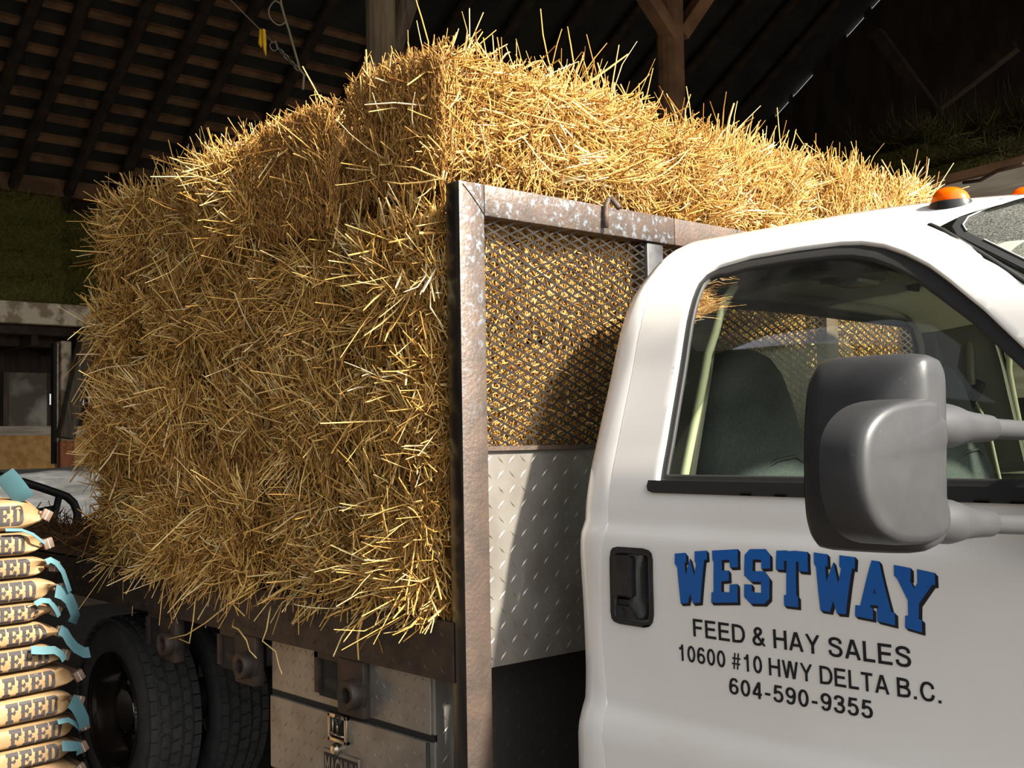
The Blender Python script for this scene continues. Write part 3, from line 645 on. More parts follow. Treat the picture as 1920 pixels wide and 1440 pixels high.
def cabside(side): return lambda X, s, d=0.0: surf(X, s, d, side)

WIN = [(-1.8225, 1.026), (-1.825, 1.1416), (-1.832, 1.2857), (-1.8375, 1.4149), (-1.8455, 1.5171), (-1.849, 1.575), (-1.840, 1.612), (-1.8055, 1.6363), (-1.7157, 1.6565), (-1.5833, 1.6594), (-1.4607, 1.6566), (-1.3988, 1.6473), (-1.3332, 1.625),
       (-1.2665, 1.5887), (-1.1997, 1.5441), (-1.139, 1.4948), (-1.0564, 1.4214), (-0.9702, 1.3321), (-.80, 1.15), (-.70, 1.026)]
DOOR = [(-1.945, .23), (-1.9512, .3254), (-1.978, .55), (-1.9852, .6303), (-1.9790, .76), (-1.9731, .8283), (-1.9655, .875), (-1.9634, .8952), (-1.966, .96), (-1.967, 1.03), (-1.9694, 1.1425), (-1.9725, 1.30), (-1.9760, 1.4474), (-1.990, 1.5683), (-2.012, 1.65), (-2.028, 1.715), (-2.03, 1.77), (-2.005, 1.80),
        (-1.94, 1.812), (-1.85, 1.818), (-1.63, 1.818), (-1.4959, 1.790), (-1.3575, 1.742), (-1.2531, 1.684), (-1.2005, 1.648), (-1.0800, 1.5520), (-0.989, 1.4806), (-.70, 1.24), (-.52, 1.06), (-.47, .95), (-.46, .60), (-.48, .23)]
SHELL = [(-2.112, .0), (-2.112, .89), (-2.112, 1.5), (-2.112, CS[-1]), (-1.00, CS[-1]), (-1.02, 2.05), (-1.05, 1.87), (-1.12, 1.77), (-1.19, 1.715), (-1.2215, 1.676), (-1.1985, 1.6535), (-1.0783, 1.5567), (-.9872, 1.4851), (-.70, 1.255), (-.45, 1.055), (-.25, 1.0), (-.25, .0)]
HB = smooth_poly(dens([(-1.9391, .8506), (-1.927, .8655), (-1.8177, .8664), (-1.8007, .8534), (-1.8092, .6954), (-1.8274, .6777), (-1.9342, .6786), (-1.9488, .6935)], .05), 1)
for side, nm in ((-1, 'near'), (1, 'far')):
    mp = cabside(side)
    sheet('cab_shell', SHELL, [offset(DOOR, .0035)], .03, mp, 'paint', TR, lip=.022, lip_o=0)
    dr_ = sheet('door', DOOR, [WIN, offset(HB, -.004)] if side < 0 else [WIN], .014 if side < 0 else .03, mp, 'paint', TR, lip=.024, lip_o=.016)
    if side < 0: door = dr_
    D2 = dens(DOOR, .03); mb = MB(); mb.tube([mp(x, s, .022) for x, s in D2]+[mp(*D2[0], .022)], .010, 6, cap=False); mb.build('door_gap_shade', 'gap', dr_, True)  # black strip behind the door gap, paints the shade of the seam
    wi = offset(dens(WIN, .03), -.006); wo = [(x+(.010 if s < 1.5 else .004)+(0), s) for x, s in wi]
    cx, cy = np.mean([p[0] for p in wi]), np.mean([p[1] for p in wi])
    inner = []
    for (x, s) in wi:
        k = .012 if x < -1.78 else (.034 if s > 1.3 else .02)
        inner.append((x, s, k))
    inn = offset(wi, -.012); inn2 = offset(wi, -.034)
    INN = [a if p[0] < -1.79 and p[1] < 1.6 else tuple(np.array(a)*(1-w)+np.array(b)*w) for p, a, b, w in [(p, a, b, float(np.clip((p[1]-1.05)/.45, 0, 1))*float(np.clip((p[0]+1.84)/.06, 0, 1))) for p, a, b in zip(wi, inn, inn2)]]
    sheet('window_seal', wi, [INN], .03, lambda X, s, d=0.0, mp=mp: mp(X, s, d+.010), 'rubber', dr_, lip=.008, lip_o=.01)
    sheet('window_glass', offset(INN, .004), [], .05, lambda X, s, d=0.0, mp=mp: mp(X, s, d+.017), 'glass', dr_)
    BM = [(-1.8395, 1.0310), (-1.842, 1.0165), (-1.8371, 1.0058), (-1.82, 1.0010), (-1.4, 1.0002), (-1.0, 1.0004), (-.66, 1.0014), (-.655, 1.0310)]
    sheet('belt_molding', BM, [], .0115, lambda X, s, d=0.0, mp=mp: mp(X, s, d-.007), 'rubber', dr_, lip_o=.012)
    # inner trim: pillar strip, door card, headliner edge
    sheet('pillar_trim', [(-2.05, .95), (-2.05, 1.72), (-1.80, 1.70), (-1.795, 1.45), (-1.785, 1.2), (-1.775, .95)], [], .06, lambda X, s, d=0.0, mp=mp: mp(X, s, d+.075), 'trim_grey', TR, lip_o=.02)
    mb = MB(); mb.tube([mp(-1.788+(.01 if s > 1.4 else 0), s, .062) for s in np.linspace(.95, 1.62, 12)], .011, 8); mb.build('pillar_edge_trim', 'trim_cream', TR, True)
    sheet('door_card', [(-1.93, .30), (-1.93, 1.02), (-.55, 1.02), (-.55, .30)], [], .08, lambda X, s, d=0.0, mp=mp: mp(X, s, d+.10), 'trim_grey', dr_, lip_o=.03)
    mb = MB(); mb.tube([mp(x, s, .055) for x, s in [(-1.80, 1.655), (-1.58, 1.672), (-1.40, 1.66), (-1.30, 1.62), (-1.15, 1.51), (-.99, 1.36), (-.80, 1.16), (-.70, 1.02)]], .026, 8); mb.build('door_frame_trim', 'rubber' if side < 0 else 'trim_grey', dr_, True)
    # roof drip seam strip
    mb = MB(); mb.tube([mp(x, s, .006) for x, s in [(-1.2531, 1.690), (-1.2105, 1.661), (-1.0783, 1.5545), (-.9872, 1.483), (-.70, 1.2475), (-.50, 1.06)]], .0085, 8); mb.build('windshield_pillar_molding', 'rubber', TR, True)
# back panel of the cab with the rear window
XB = XR-RC
def backmap(y, z, d=0.0): y = np.asarray(y, float); return np.stack([np.full_like(y, XB)+d, y, np.asarray(z, float)], -1)
bl = [tuple(surf(-2.112, s)[1:]) for s in np.linspace(0, CS[-1]-.01, 40)]; bl = bl+[(2*YC-y, z) for y, z in bl[::-1]]
RW = [(2.30, 1.24), (2.27, 1.30), (2.33, 1.84), (2.36, 1.90), (2.42, 1.93), (3.07, 1.94), (3.72, 1.93), (3.78, 1.90), (3.81, 1.84), (3.87, 1.30), (3.84, 1.24), (3.78, 1.22), (2.36, 1.22)]
sheet('cab_back', bl, [RW], .06, backmap, 'paint', TR, lip=.03, lip_o=0)
sheet('rear_window_seal', RW, [offset(RW, -.03)], .05, lambda y, z, d=0.0: backmap(y, z, d+.004), 'rubber', TR, lip=.02)
sheet('rear_window', offset(RW, -.025), [], .2, lambda y, z, d=0.0: backmap(y, z, d+.016), 'glass_rear', TR)
inb = [(2.13, .95), (2.16, 1.45), (2.24, 1.80), (2.33, 1.93), (2.5, 2.0), (3.64, 2.0), (3.81, 1.93), (3.90, 1.80), (3.98, 1.45), (4.01, .95)]
sheet('rear_trim', inb, [offset(RW, -.012)], .1, lambda y, z, d=0.0: backmap(y, z, d+.07), 'trim_grey', TR, lip=.02)
# headliner and its fittings
hl = MB(); rings = []
for X in np.linspace(-2.0, -1.12, 16):
    ss = np.linspace(1.67, CS[-1], 14); dp = .105+.045*min(1, max(0, (-1.65-X)/.3))
    n = [tuple(surf(X, s, dp, -1)) for s in ss]; rings.append(n+[(x, 2*YC-y, z) for x, y, z in n[-2::-1]])
hl.rings(rings, False).build('headliner', 'liner', TR, True)
def ceil_z(X, y): return float(surf(X, np.interp(y, [2.0, 2.34, 2.42, 2.52, 2.7, 3.07], [1.5, 1.66, 1.757, 1.865, 2.046, 2.416]), .105+.045*min(1, max(0, (-1.65-X)/.3)))[2])
dc = Vector((-1.76, 2.83, ceil_z(-1.76, 2.83)))
mb = MB(); mb.box(dc+Vector((-.075, -.13, -.022)), dc+Vector((.075, .13, .01)), bev=.02); dl = mb.build('dome_light', 'trim_grey', TR, True, 40)
MB().box(dc+Vector((-.05, -.01, -.036)), dc+Vector((.05, .11, -.01)), bev=.012).build('lens', 'lens', dl, True, 40)
MB().lathe([(0, -.0), (.025, 0), (.03, .012)], (0, 0, 0), 16).build('speaker', 'rubber', dl).matrix_basis = Matrix.Translation(dc+Vector((0, -.07, -.024))) @ Matrix.Rotation(math.radians(-90), 4, 'X')
for (X, y) in ((-1.86, 2.60), (-1.78, 3.25)):
    z = ceil_z(X, y); mb = MB(); mb.tube([(X, y, z+.01), (X, y, z-.008)], [.026, .022], 12); mb.box((X-.006, y-.03, z-.02), (X+.006, y+.03, z-.004), bev=.004); mb.build('coat_hook', 'rubber', TR)
# seats
def seat(cy, nm):
    sd = {'x': -1.86}
    P = [(.55, .23, .10, .10), (.80, .25, .11, .07), (1.05, .26, .105, .03), (1.25, .255, .10, .005), (1.40, .235, .09, -.02), (1.47, .215, .082, -.03), (1.53, .195, .075, -.036), (1.62, .172, .068, -.045), (1.69, .145, .06, -.052), (1.735, .105, .048, -.056), (1.757, .05, .03, -.058), (1.76, .01, .01, -.058)]
    rings = []
    for z, hw, hd, xo in P:
        r = []
        for k in range(28):
            a = 2*math.pi*k/28; c, s_ = math.cos(a), math.sin(a); e = .62
            r.append((sd['x']+xo+hd*math.copysign(abs(c)**e, c), cy+hw*math.copysign(abs(s_)**e, s_), z))
        rings.append(r)
    st = MB().rings(rings, True, True).build('seat', 'seat', TR, True, 60)
    # seam of the cover and the cushion
    q = [r for r in rings if abs(r[0][2]-1.47) < .01][0]
    mb = MB(); zz = lambda y: 1.455-.35*abs(y-cy)**1.4+.02*math.sin((y-cy)*20)
    mb.tube([(p[0]+.003, p[1], zz(p[1])) for p in [q[(k-10) % 28] for k in range(3, 18)] if p[0] > sd['x']-.06], .006, 6); mb.build('cover_seam', 'rubber', st, True)
    mb = MB(); mb.box((sd['x']-.02, cy-.26, .62), (sd['x']+.56, cy+.26, .84), bev=.07); mb.build('cushion', 'seat', st, True, 60)
seat(2.55, 'p'); seat(3.59, 'd')
MB().box((-2.0, 2.2, .45), (-.5, 3.95, .62)).build('cab_floor', 'frame_black', TR)
MB().box((-.86, 2.12, .95), (-.42, 4.02, 1.36), bev=.06).build('dashboard', 'dash', TR, True, 40)
# far belt with its buckle
mb = MB(); far = lambda X, s, d: Vector(surf(X, s, d, 1))
bt = mb.box((-.02, -.012, -.05), (.02, .012, .05), bev=.008).build('belt_anchor', 'rubber', TR, True); bt.location = far(-1.90, 1.32, .11)-TR.location; bt.rotation_euler = (0, .5, 0)
MB().tube([far(-1.90, 1.30, .12), far(-1.86, 1.22, .14), Vector((-1.8, 3.86, 1.25)), Vector((-1.76, 3.84, .95))], .006, 6).build('seat_belt', 'trim_cream', TR, True)
MB().box((-.012, -.012, -.10), (.012, .012, .10), bev=.006).build('belt_slider', 'trim_grey', TR, True).location = far(-1.90, 1.46, .09)-TR.location
# windshield
def y_to_s(y): return np.interp(y, PY_[12:], CS[12:])
AP0, AP1 = (-1.2215, 1.676), (-.30, 1.0335)
def hdr(v):
    v = np.asarray(v, float); e = np.abs(v); ya = float(surf(*AP0)[1]); y = YC-(YC-ya)*e; X = -1.2215+.2215*(1-e**2.6); p = surf(X, y_to_s(y)); p[..., 1] = np.where(v > 0, 2*YC-p[..., 1], p[..., 1]); return p
def cowl(v):
    v = np.asarray(v, float); e = np.abs(v); c = surf(*AP1); return np.stack([c[0]+.16*(1-e**2), YC+(YC-c[1])*v, c[2]+.0*e], -1)
def wmap(v, t, d=0.0):
    t = np.asarray(t, float)[..., None]; p = hdr(v)*(1-t)+cowl(v)*t; p = p+np.array([.10, 0, .06])*(4*t*(1-t))*(1-np.asarray(v, float)[..., None]**2)
    return p+np.array([-.60, 0, -.80])*d
wsn = [(-1.0, .05), (-.985, .018), (-.95, .0), (-.6, -.004), (0, -.004), (.6, -.004), (.95, 0), (.985, .018), (1.0, .05), (1.0, .5), (1.0, 1.0), (-1.0, 1.0), (-1.0, .5)]
sheet('windshield', wsn, [], .06, lambda y, t, d=0.0: wmap(y, t, d+.004), 'glass_ws', TR)
ws2 = offset(dens(wsn, .05), -.016)
sheet('windshield_seal', wsn, [ws2], .06, wmap, 'rubber', TR, lip=.004, lip_o=.012)
MB().tube([wmap(*p, -.002) for p in offset(dens(wsn, .05), -.018)][:], .002, 6, cap=False).build('windshield_trim_line', 'lens', TR, True)
# hood, fenders and front of the cab (ahead of the picture's right edge)
fr = []
for X, hz, hw in ((-.30, 1.33, 1.0), (.2, 1.27, 1.0), (.8, 1.20, .98), (1.12, 1.10, .94), (1.2, .85, .92), (1.2, .55, .92)):
    r = []
    for k in range(21):
        t = k/20*2-1; y = YC+hw*np.sign(t)*min(1, abs(t)*1.18); z = hz-.05*t*t-(max(0, abs(t)-.847)*3.6*(hz-.5))
        r.append((X, y, max(z, .5)))
    fr.append(r)
MB().rings(fr, False).build('hood_and_fenders', 'paint', TR, True, 45)
# clearance lamps on the roof
def roofpt(X, y): return surf(X, np.interp(y, [2.42, 2.52, 2.7, 3.07], [1.757, 1.865, 2.046, 2.416]))
for y in (2.46, 2.80, 3.07, 3.34, 3.68):
    yy = y if y <= YC else 2*YC-y; X = -1.25 if y in (2.46, 3.68) else -1.225; p = roofpt(X, yy); c = Vector((p[0], y, p[2]))
    bs = []; dm = []
    for zz, k in ((-.014, 1.05), (.001, 1.05), (.005, 1.0)):
        bs.append([(c.x+.047*k*math.cos(a), c.y+.034*k*math.sin(a), c.z+zz) for a in [2*math.pi*i/24 for i in range(24)]])
    for h, k in ((.004, 1.0), (.012, .98), (.022, .88), (.031, .70), (.037, .45), (.040, .15), (.0402, .01)):
        dm.append([(c.x+.045*k*math.cos(a)-.008*(1-k), c.y+.032*k*math.sin(a), c.z+h) for a in [2*math.pi*i/24 for i in range(24)]])
    lp = MB().rings(bs, True, True).build('clearance_lamp', 'black_plastic', TR, True, 40)
    MB().rings(dm, True, True).build('amber_lens', 'amber', lp, True, 50)

# ------------------------------------------------------------------ door handle and lettering
mp = cabside(-1)
hd = sheet('door_handle', HB, [offset(HB, -.010)], .012, lambda X, s, d=0.0: mp(X, s, d-.005), 'black_plastic', door, lip=.024, lip_o=.012)
sheet('handle_cup', offset(HB, -.008), [], .02, lambda X, s, d=0.0: mp(X, s, d+.030*sstep(-1.882, -1.866, X)*sstep(.664, .72, s)+.004), 'black_plastic', hd)
GR = smooth_poly(dens([(-1.9300, .846), (-1.866, .847), (-1.8715, .741), (-1.9370, .740)], .04), 1)
sheet('handle_paddle', GR, [], .015, lambda X, s, d=0.0: mp(X, s, d-.0075), 'black_plastic', hd, lip_o=.018)
LK = smooth_poly(dens([(-1.9360, .7223), (-1.884, .7232), (-1.858, .687), (-1.9380, .688)], .03), 1)
sheet('lock_plate', LK, [], .012, lambda X, s, d=0.0: mp(X, s, d-.003), 'black_plastic', hd, lip_o=.006)
lc = [(-1.911+.0085*math.cos(a), .706+.0105*math.sin(a)) for a in [2*math.pi*k/16 for k in range(16)]]
sheet('key_cylinder', lc, [], .01, lambda X, s, d=0.0: mp(X, s, d-.0055), 'rubber', hd, lip_o=.006)

LET = [[(-1.7351, 0.86), (-1.7035, 0.8636), (-1.7011, 0.8610), (-1.7011, 0.8424), (-1.7065, 0.8415), (-1.7045, 0.812), (-1.6902, 0.8517), (-1.6793, 0.8137), (-1.6732, 0.8406), (-1.6768, 0.8461), (-1.6768, 0.8684), (-1.6416, 0.8721), (-1.6404, 0.8535), (-1.6489, 0.8508), (-1.6671, 0.7535), (-1.689, 0.7498), (-1.6951, 0.772), (-1.7035, 0.7488), (-1.7254, 0.746), (-1.729, 0.8285), (-1.7363, 0.8378)],
 [(-1.6271, 0.873), (-1.5554, 0.8804), (-1.5554, 0.8415), (-1.5773, 0.8396), (-1.5785, 0.8563), (-1.5991, 0.8545), (-1.6003, 0.8313), (-1.5809, 0.8322), (-1.5815, 0.81), (-1.603, 0.807), (-1.6045, 0.7831), (-1.5821, 0.784), (-1.5809, 0.8016), (-1.5591, 0.8044), (-1.5615, 0.7637), (-1.6356, 0.7562), (-1.6331, 0.7794), (-1.6271, 0.7813), (-1.6222, 0.8471), (-1.6258, 0.8535)],
 [(-1.5372, 0.8693), (-1.5239, 0.8823), (-1.4826, 0.8851), (-1.4704, 0.8739), (-1.4704, 0.8452), (-1.4935, 0.8424), (-1.4935, 0.8619), (-1.5154, 0.861), (-1.5166, 0.8359), (-1.4862, 0.8378), (-1.4729, 0.823), (-1.4765, 0.7803), (-1.4911, 0.7674), (-1.5275, 0.7646), (-1.5433, 0.7776), (-1.5409, 0.8054), (-1.5202, 0.8063), (-1.5214, 0.7933), (-1.5154, 0.7896), (-1.4971, 0.7905), (-1.4959, 0.8146), (-1.5226, 0.8128), (-1.5396, 0.8248)],
 [(-1.4546, 0.8832), (-1.4316, 0.8851), (-1.4219, 0.8840), (-1.4085, 0.886), (-1.3769, 0.8851), (-1.3757, 0.8443), (-1.3988, 0.8443), (-1.3988, 0.8637), (-1.4049, 0.8637), (-1.4075, 0.7924), (-1.4037, 0.7915), (-1.4049, 0.7683), (-1.4401, 0.7683), (-1.4389, 0.7905), (-1.4328, 0.7924), (-1.4279, 0.8637), (-1.4352, 0.8628), (-1.4352, 0.8443), (-1.4559, 0.8443)],
 [(-1.3624, 0.8851), (-1.3296, 0.8832), (-1.3284, 0.8591), (-1.3344, 0.8591), (-1.3332, 0.8285), (-1.315, 0.8684), (-1.3053, 0.8267), (-1.298, 0.8563), (-1.3017, 0.8619), (-1.3017, 0.8832), (-1.2652, 0.8814), (-1.2665, 0.8582), (-1.2725, 0.8591), (-1.292, 0.7655), (-1.3126, 0.7646), (-1.3199, 0.7896), (-1.3284, 0.7664), (-1.3514, 0.7674), (-1.3563, 0.8563), (-1.3612, 0.8619)],
 [(-1.2288, 0.8776), (-1.2118, 0.8767), (-1.19, 0.7803), (-1.1827, 0.7785), (-1.1839, 0.7544), (-1.2227, 0.759), (-1.2215, 0.7831), (-1.2179, 0.785), (-1.2179, 0.7896), (-1.2349, 0.7896), (-1.2349, 0.7850), (-1.23, 0.7822), (-1.2312, 0.7609), (-1.2713, 0.7637), (-1.2689, 0.7859), (-1.258, 0.7859)],
 [(-1.1803, 0.8721), (-1.145, 0.8684), (-1.145, 0.8471), (-1.1475, 0.8461), (-1.139, 0.8304), (-1.1317, 0.8415), (-1.1317, 0.8674), (-1.0953, 0.8628), (-1.0953, 0.8406), (-1.1013, 0.8406), (-1.1305, 0.8016), (-1.1329, 0.772), (-1.1268, 0.7711), (-1.128, 0.747), (-1.1633, 0.7525), (-1.1608, 0.7757), (-1.1548, 0.7766), (-1.1535, 0.8063), (-1.173, 0.8452), (-1.1754, 0.848), (-1.1803, 0.8517)]]
def decal(mb, poly, dep, mi=0):
    P = [Vector((a, b, 0)) for a, b in poly]; t = tessellate_polygon([P]); mb.add([mp(a, b, -dep) for a, b in poly], t, mi)
sh = MB(); bl_ = MB()
OFF = (.0064, -.0058)
for L_ in LET:
    L_ = dens(L_, .02)
    for k in (.33, .66, 1.0): decal(sh, [(a+OFF[0]*k, b+OFF[1]*k) for a, b in L_], .0010+.0002*k)
    for i in range(len(L_)):
        a, c = L_[i-1], L_[i]; sh.add([mp(*a, -.0011), mp(*c, -.0011), mp(c[0]+OFF[0], c[1]+OFF[1], -.0011), mp(a[0]+OFF[0], a[1]+OFF[1], -.0011)], [(0, 1, 2, 3)])
    decal(bl_, L_, .0018, 0)
decal(bl_, [(-1.2238, .8250), (-1.2276, .8128), (-1.2200, .8128)], .0021, 1)
sh.build('letter_shadow', 'ink', door, recalc=False); bl_.build('blue_lettering', ['blue', 'navy'], door, recalc=False)
def ell(cx, cy, rx, ry, n=28): return [(cx+rx*math.sin(2*math.pi*k/n), cy+ry*math.cos(2*math.pi*k/n)) for k in range(n)]
TK = .152; h_ = TK/2; HI = 1-h_; SIX = [crom([(.475, .77), (.41, .89), (.29, .932), (.14, .83), (.07, .5), (.075, .33)]), ('c', ell(.28, .315, .207, .247))]
def rot9(g): return [('c', [(.56-x, 1-y) for x, y in q[1]]) if q[0] == 'c' else [(.56-x, 1-y) for x, y in q] for q in g]
GL = {'F': (.60, [[(h_, 0), (h_, 1)], [(h_, HI), (.59, HI)], [(h_, .51), (.53, .51)]]), 'E': (.66, [[(h_, 0), (h_, 1)], [(h_, HI), (.63, HI)], [(h_, .52), (.59, .52)], [(h_, h_), (.65, h_)]]),
 'D': (.72, [('c', [(h_, h_), (.30, h_)]+crom([(.30, h_), (.52, .13), (.645, .34), (.66, .5), (.645, .66), (.52, .87), (.30, HI)])[1:]+[(h_, HI)])]), 'H': (.71, [[(h_, 0), (h_, 1)], [(.64, 0), (.64, 1)], [(h_, .52), (.64, .52)]]),
 'A': (.72, [[(.055, 0), (.345, 1)], [(.665, 0), (.375, 1)], [(.16, .31), (.56, .31)]]), 'Y': (.72, [[(.065, 1), (.36, .44)], [(.655, 1), (.36, .44)], [(.36, .48), (.36, 0)]]),
 'S': (.69, [crom([(.605, .69), (.55, .86), (.34, .932), (.14, .86), (.09, .735), (.15, .625), (.34, .55), (.54, .465), (.62, .30), (.54, .13), (.34, .067), (.13, .14), (.065, .32)])]), 'L': (.57, [[(h_, 0), (h_, 1)], [(h_, h_), (.56, h_)]]),
 'W': (.96, [[(.06, 1), (.25, 0)], [(.27, 0), (.465, 1)], [(.495, 1), (.69, 0)], [(.71, 0), (.90, 1)]]), 'T': (.63, [[(0, HI), (.63, HI)], [(.315, 0), (.315, 1)]]),
 'B': (.70, [[(h_, 0), (h_, 1)], [(h_, HI)]+crom([(.34, HI), (.52, .88), (.57, .735), (.51, .59), (.34, .53)])+[(h_, .53)], [(h_, .53)]+crom([(.36, .53), (.56, .45), (.625, .295), (.56, .13), (.36, h_)])+[(h_, h_)]]),
 'C': (.74, [crom([(.65, .66), (.58, .84), (.38, .932), (.17, .83), (.07, .5), (.17, .17), (.38, .067), (.58, .15), (.665, .36)])]),
 '&': (.72, [[(.66, .0), (.27, .52)]+crom([(.27, .52), (.17, .68), (.18, .83), (.32, .935), (.46, .86), (.47, .72), (.36, .59), (.16, .44), (.075, .28), (.12, .12), (.28, .062), (.44, .12), (.55, .28), (.60, .45)])]),
 '1': (.56, [[(.33, 0), (.33, 1)], crom([(.10, .745), (.24, .77), (.33, .93)])]), '0': (.56, [('c', ell(.28, .5, .21, .433))]), '6': (.56, SIX), '9': (.56, rot9(SIX)),
 '5': (.56, [[(.49, HI), (.145, HI), (.095, .47)], crom([(.095, .50), (.17, .585), (.29, .61), (.43, .54), (.49, .34), (.43, .14), (.27, .065), (.12, .13), (.06, .27)])]),
 '3': (.56, [crom([(.07, .73), (.12, .88), (.27, .932), (.43, .86), (.455, .73), (.39, .58), (.20, .53)]), crom([(.20, .53), (.42, .46), (.495, .30), (.42, .12), (.27, .067), (.11, .13), (.055, .29)])]),
 '4': (.56, [[(.40, 0), (.40, 1)], [(.385, .96), (.06, .30)], [(.01, .265), (.54, .265)]]), '#': (.60, [[(.14, .02), (.24, .98)], [(.37, .02), (.47, .98)], [(.05, .66), (.60, .66)], [(.01, .34), (.56, .34)]]),
 '-': (.38, [[(.03, .37), (.34, .37)]]), '.': (.22, [[(.10, 0), (.10, .15)]]), ' ': (.30, [])}
def stroke(mb, pts, closed, w, f):
    P = [np.array(p, float) for p in pts]; P = [p for i, p in enumerate(P) if i == 0 or np.linalg.norm(p-P[i-1]) > 1e-5]; n = len(P); R = []
    for i in range(n):
        a = P[i-1] if (closed or i > 0) else None; c = P[(i+1) % n] if (closed or i < n-1) else None
        d1 = (P[i]-a)/np.linalg.norm(P[i]-a) if a is not None else None; d2 = (c-P[i])/np.linalg.norm(c-P[i]) if c is not None else None
        d1 = d2 if d1 is None else d1; d2 = d1 if d2 is None else d2
        m = np.array([-(d1+d2)[1], (d1+d2)[0]]); m = m/np.linalg.norm(m); k = w/2/max(.45, float(np.dot(m, [-d1[1], d1[0]]))); R.append((P[i]+m*k, P[i]-m*k))
    vs = [np.array([q[0], min(1.0, max(0.0, q[1]))]) for pr in R for q in pr]
    mb.add(f(np.array(vs)), [(2*i, 2*i+1, 2*((i+1) % n)+1, 2*((i+1) % n)) for i in range(n if closed else n-1)])
def text_line(txt, x0, x1, s0, s1, h, gap=.13, word=.30):
    pen = 0; segs = []
    for ch in txt:
        wd, g = GL[ch]
        for q in g: segs.append((pen, q, .10 if ch == '#' else TK))
        pen += wd+(gap if ch != ' ' else word-.30)
    tot = pen-gap; mb = MB()
    for px_, q, tk in segs:
        cl = q[0] == 'c'; pts = q[1] if cl else q
        stroke(mb, pts, cl, tk, lambda V, px_=px_: mp(x0+(x1-x0)*(V[:, 0]+px_)/tot, s0+(s1-s0)*(V[:, 0]+px_)/tot+V[:, 1]*h, -.0014))
    return mb
for a in (('FEED & HAY SALES', -1.6926, -1.1548, .6740, .6752, .0405), ('10600 #10 HWY DELTA B.C.', -1.7412, -1.0945, .6135, .6163, .0375), ('604-590-9355', -1.5967, -1.2430, .5587, .5624, .0360)):
    text_line(*a).build('black_lettering', 'ink', door, recalc=False)

# ------------------------------------------------------------------ tow mirror
MXc = -.93
def mpx(pts, X=None):
    o = []
    for a, b in pts:
        px = 1500+a/3.4286; o.append(PX(px, 640+b/3.4286, X if X is not None else -.985+(px-1522)/(1790-1522)*.17))
    return o
def cap_loft(outline, x_back, steps, mb, mi=0):
    """closed shell grown from an outline: steps = (shrink, x)"""
    c = np.mean(outline, axis=0); rings = []
    for k, x in steps: rings.append([(x, c[1]+(p[1]-c[1])*k, c[2]+(p[2]-c[2])*k) for p in outline])
    mb.rings(rings, True, True, mi)
ho = mpx([(560, 82), (700, 86), (790, 98), (850, 128), (888, 175), (908, 240), (918, 355), (932, 600), (945, 900), (948, 1200), (935, 1290), (880, 1322), (700, 1344), (480, 1358), (390, 1354), (300, 1338), (230, 1300), (175, 1250), (130, 1180), (105, 1100), (88, 1000), (76, 880), (75, 780), (80, 640), (92, 500), (112, 390), (140, 290), (185, 210), (250, 150), (330, 112), (440, 90)])
ho = [np.array(p) for p in ho]
def fine(pts, it=2):
    P = [np.array(p) for p in pts]
    for _ in range(it): P = [q for i in range(len(P)) for q in (P[i]*.75+P[(i+1) % len(P)]*.25, P[i]*.25+P[(i+1) % len(P)]*.75)]
    return P
ho = fine(ho, 1)
mir = MB(); c = np.mean(ho, axis=0); rings = []
yo, yi = min(p[1] for p in ho), max(p[1] for p in ho)
for k, x in ((.93, -1.0), (.985, -.992), (1.0, -.975), (1.0, -.935), (.996, -.885), (.985, -.852), (.965, -.834), (.935, -.825), (.89, -.821), (.75, -.819), (.5, -.819)):
    r = []
    for p in ho:
        y = c[1]+(p[1]-c[1])*k; z = c[2]+(p[2]-c[2])*k
        t = (y-yo)/(yi-yo); bulge = -.46*max(0, .46-t)**2*min(1, max(0, (x+.96)/.06))
        r.append((x+bulge, y, z))
    rings.append(r)
mir.rings(rings, True, True)
mirror = mir.build('side_mirror', 'mirror_plastic', TR, True, 60)
po = fine(mpx([(905, 366), (940, 372), (950, 400), (955, 450), (975, 480), (1000, 497), (1010, 540), (1015, 640), (1000, 680), (990, 720), (985, 800), (1000, 950), (1015, 1060), (1030, 1105), (1035, 1180), (1020, 1240), (960, 1285), (880, 1308), (760, 1312), (680, 1290), (600, 1230), (550, 1130), (520, 1000), (506, 860), (506, 720), (516, 620), (540, 540), (585, 470), (640, 420), (710, 388), (800, 372)], -.80), 1)
pn = MB(); c = np.mean(po, axis=0); rings = []
for k, x in ((1.02, -.88), (1.02, -.838), (1.010, -.826), (.99, -.818), (.955, -.813), (.88, -.811)):
    rings.append([(x-.10*max(0, (c[1]+.02)-p[1])**1.3, c[1]+(p[1]-c[1])*k, c[2]+(p[2]-c[2])*k) for p in po])
pn.rings(rings, True, True).build('mirror_bracket', 'mirror_plastic', mirror, True, 60)
pr_ = [(p[0]-.006, p[1], p[2]) for p in rings[2]]
for nm, ya, yb, zc_ in (('a', 545, 560, 0), ('b', 1160, 1170, 0)):
    a = Vector(PX(1500+960/3.4286, 640+ya/3.4286, -.856)); b_ = Vector(PX(1500+1215/3.4286, 640+yb/3.4286, -.856)); dd = (b_-a)
    dd = Vector((0.0, 1, dd.z/dd.y)).normalized(); l = (b_-a).length
    MB().tube([a-dd*.13, a-dd*.08, a-dd*.04, a-dd*.015, a, a+dd*l*.15, a+dd*l*.3, a+dd*l*.6, a+dd*l*.98, a+dd*l], [.012, .026, .033, .034, .033, .030, .0265, .0235, .0215, .0205], 20).build('arm_collar', 'arm_plastic', mirror, True, 60)
    MB().tube([a+dd*l*.7, a+dd*l*.7+dd*.42], .0165, 18).build('mirror_arm', 'arm_plastic', mirror, True, 60)
MB().box((-.86, 1.99, 1.33), (-.73, 2.09, 1.60), bev=.02).build('mirror_base', 'black_plastic', mirror, True, 40)
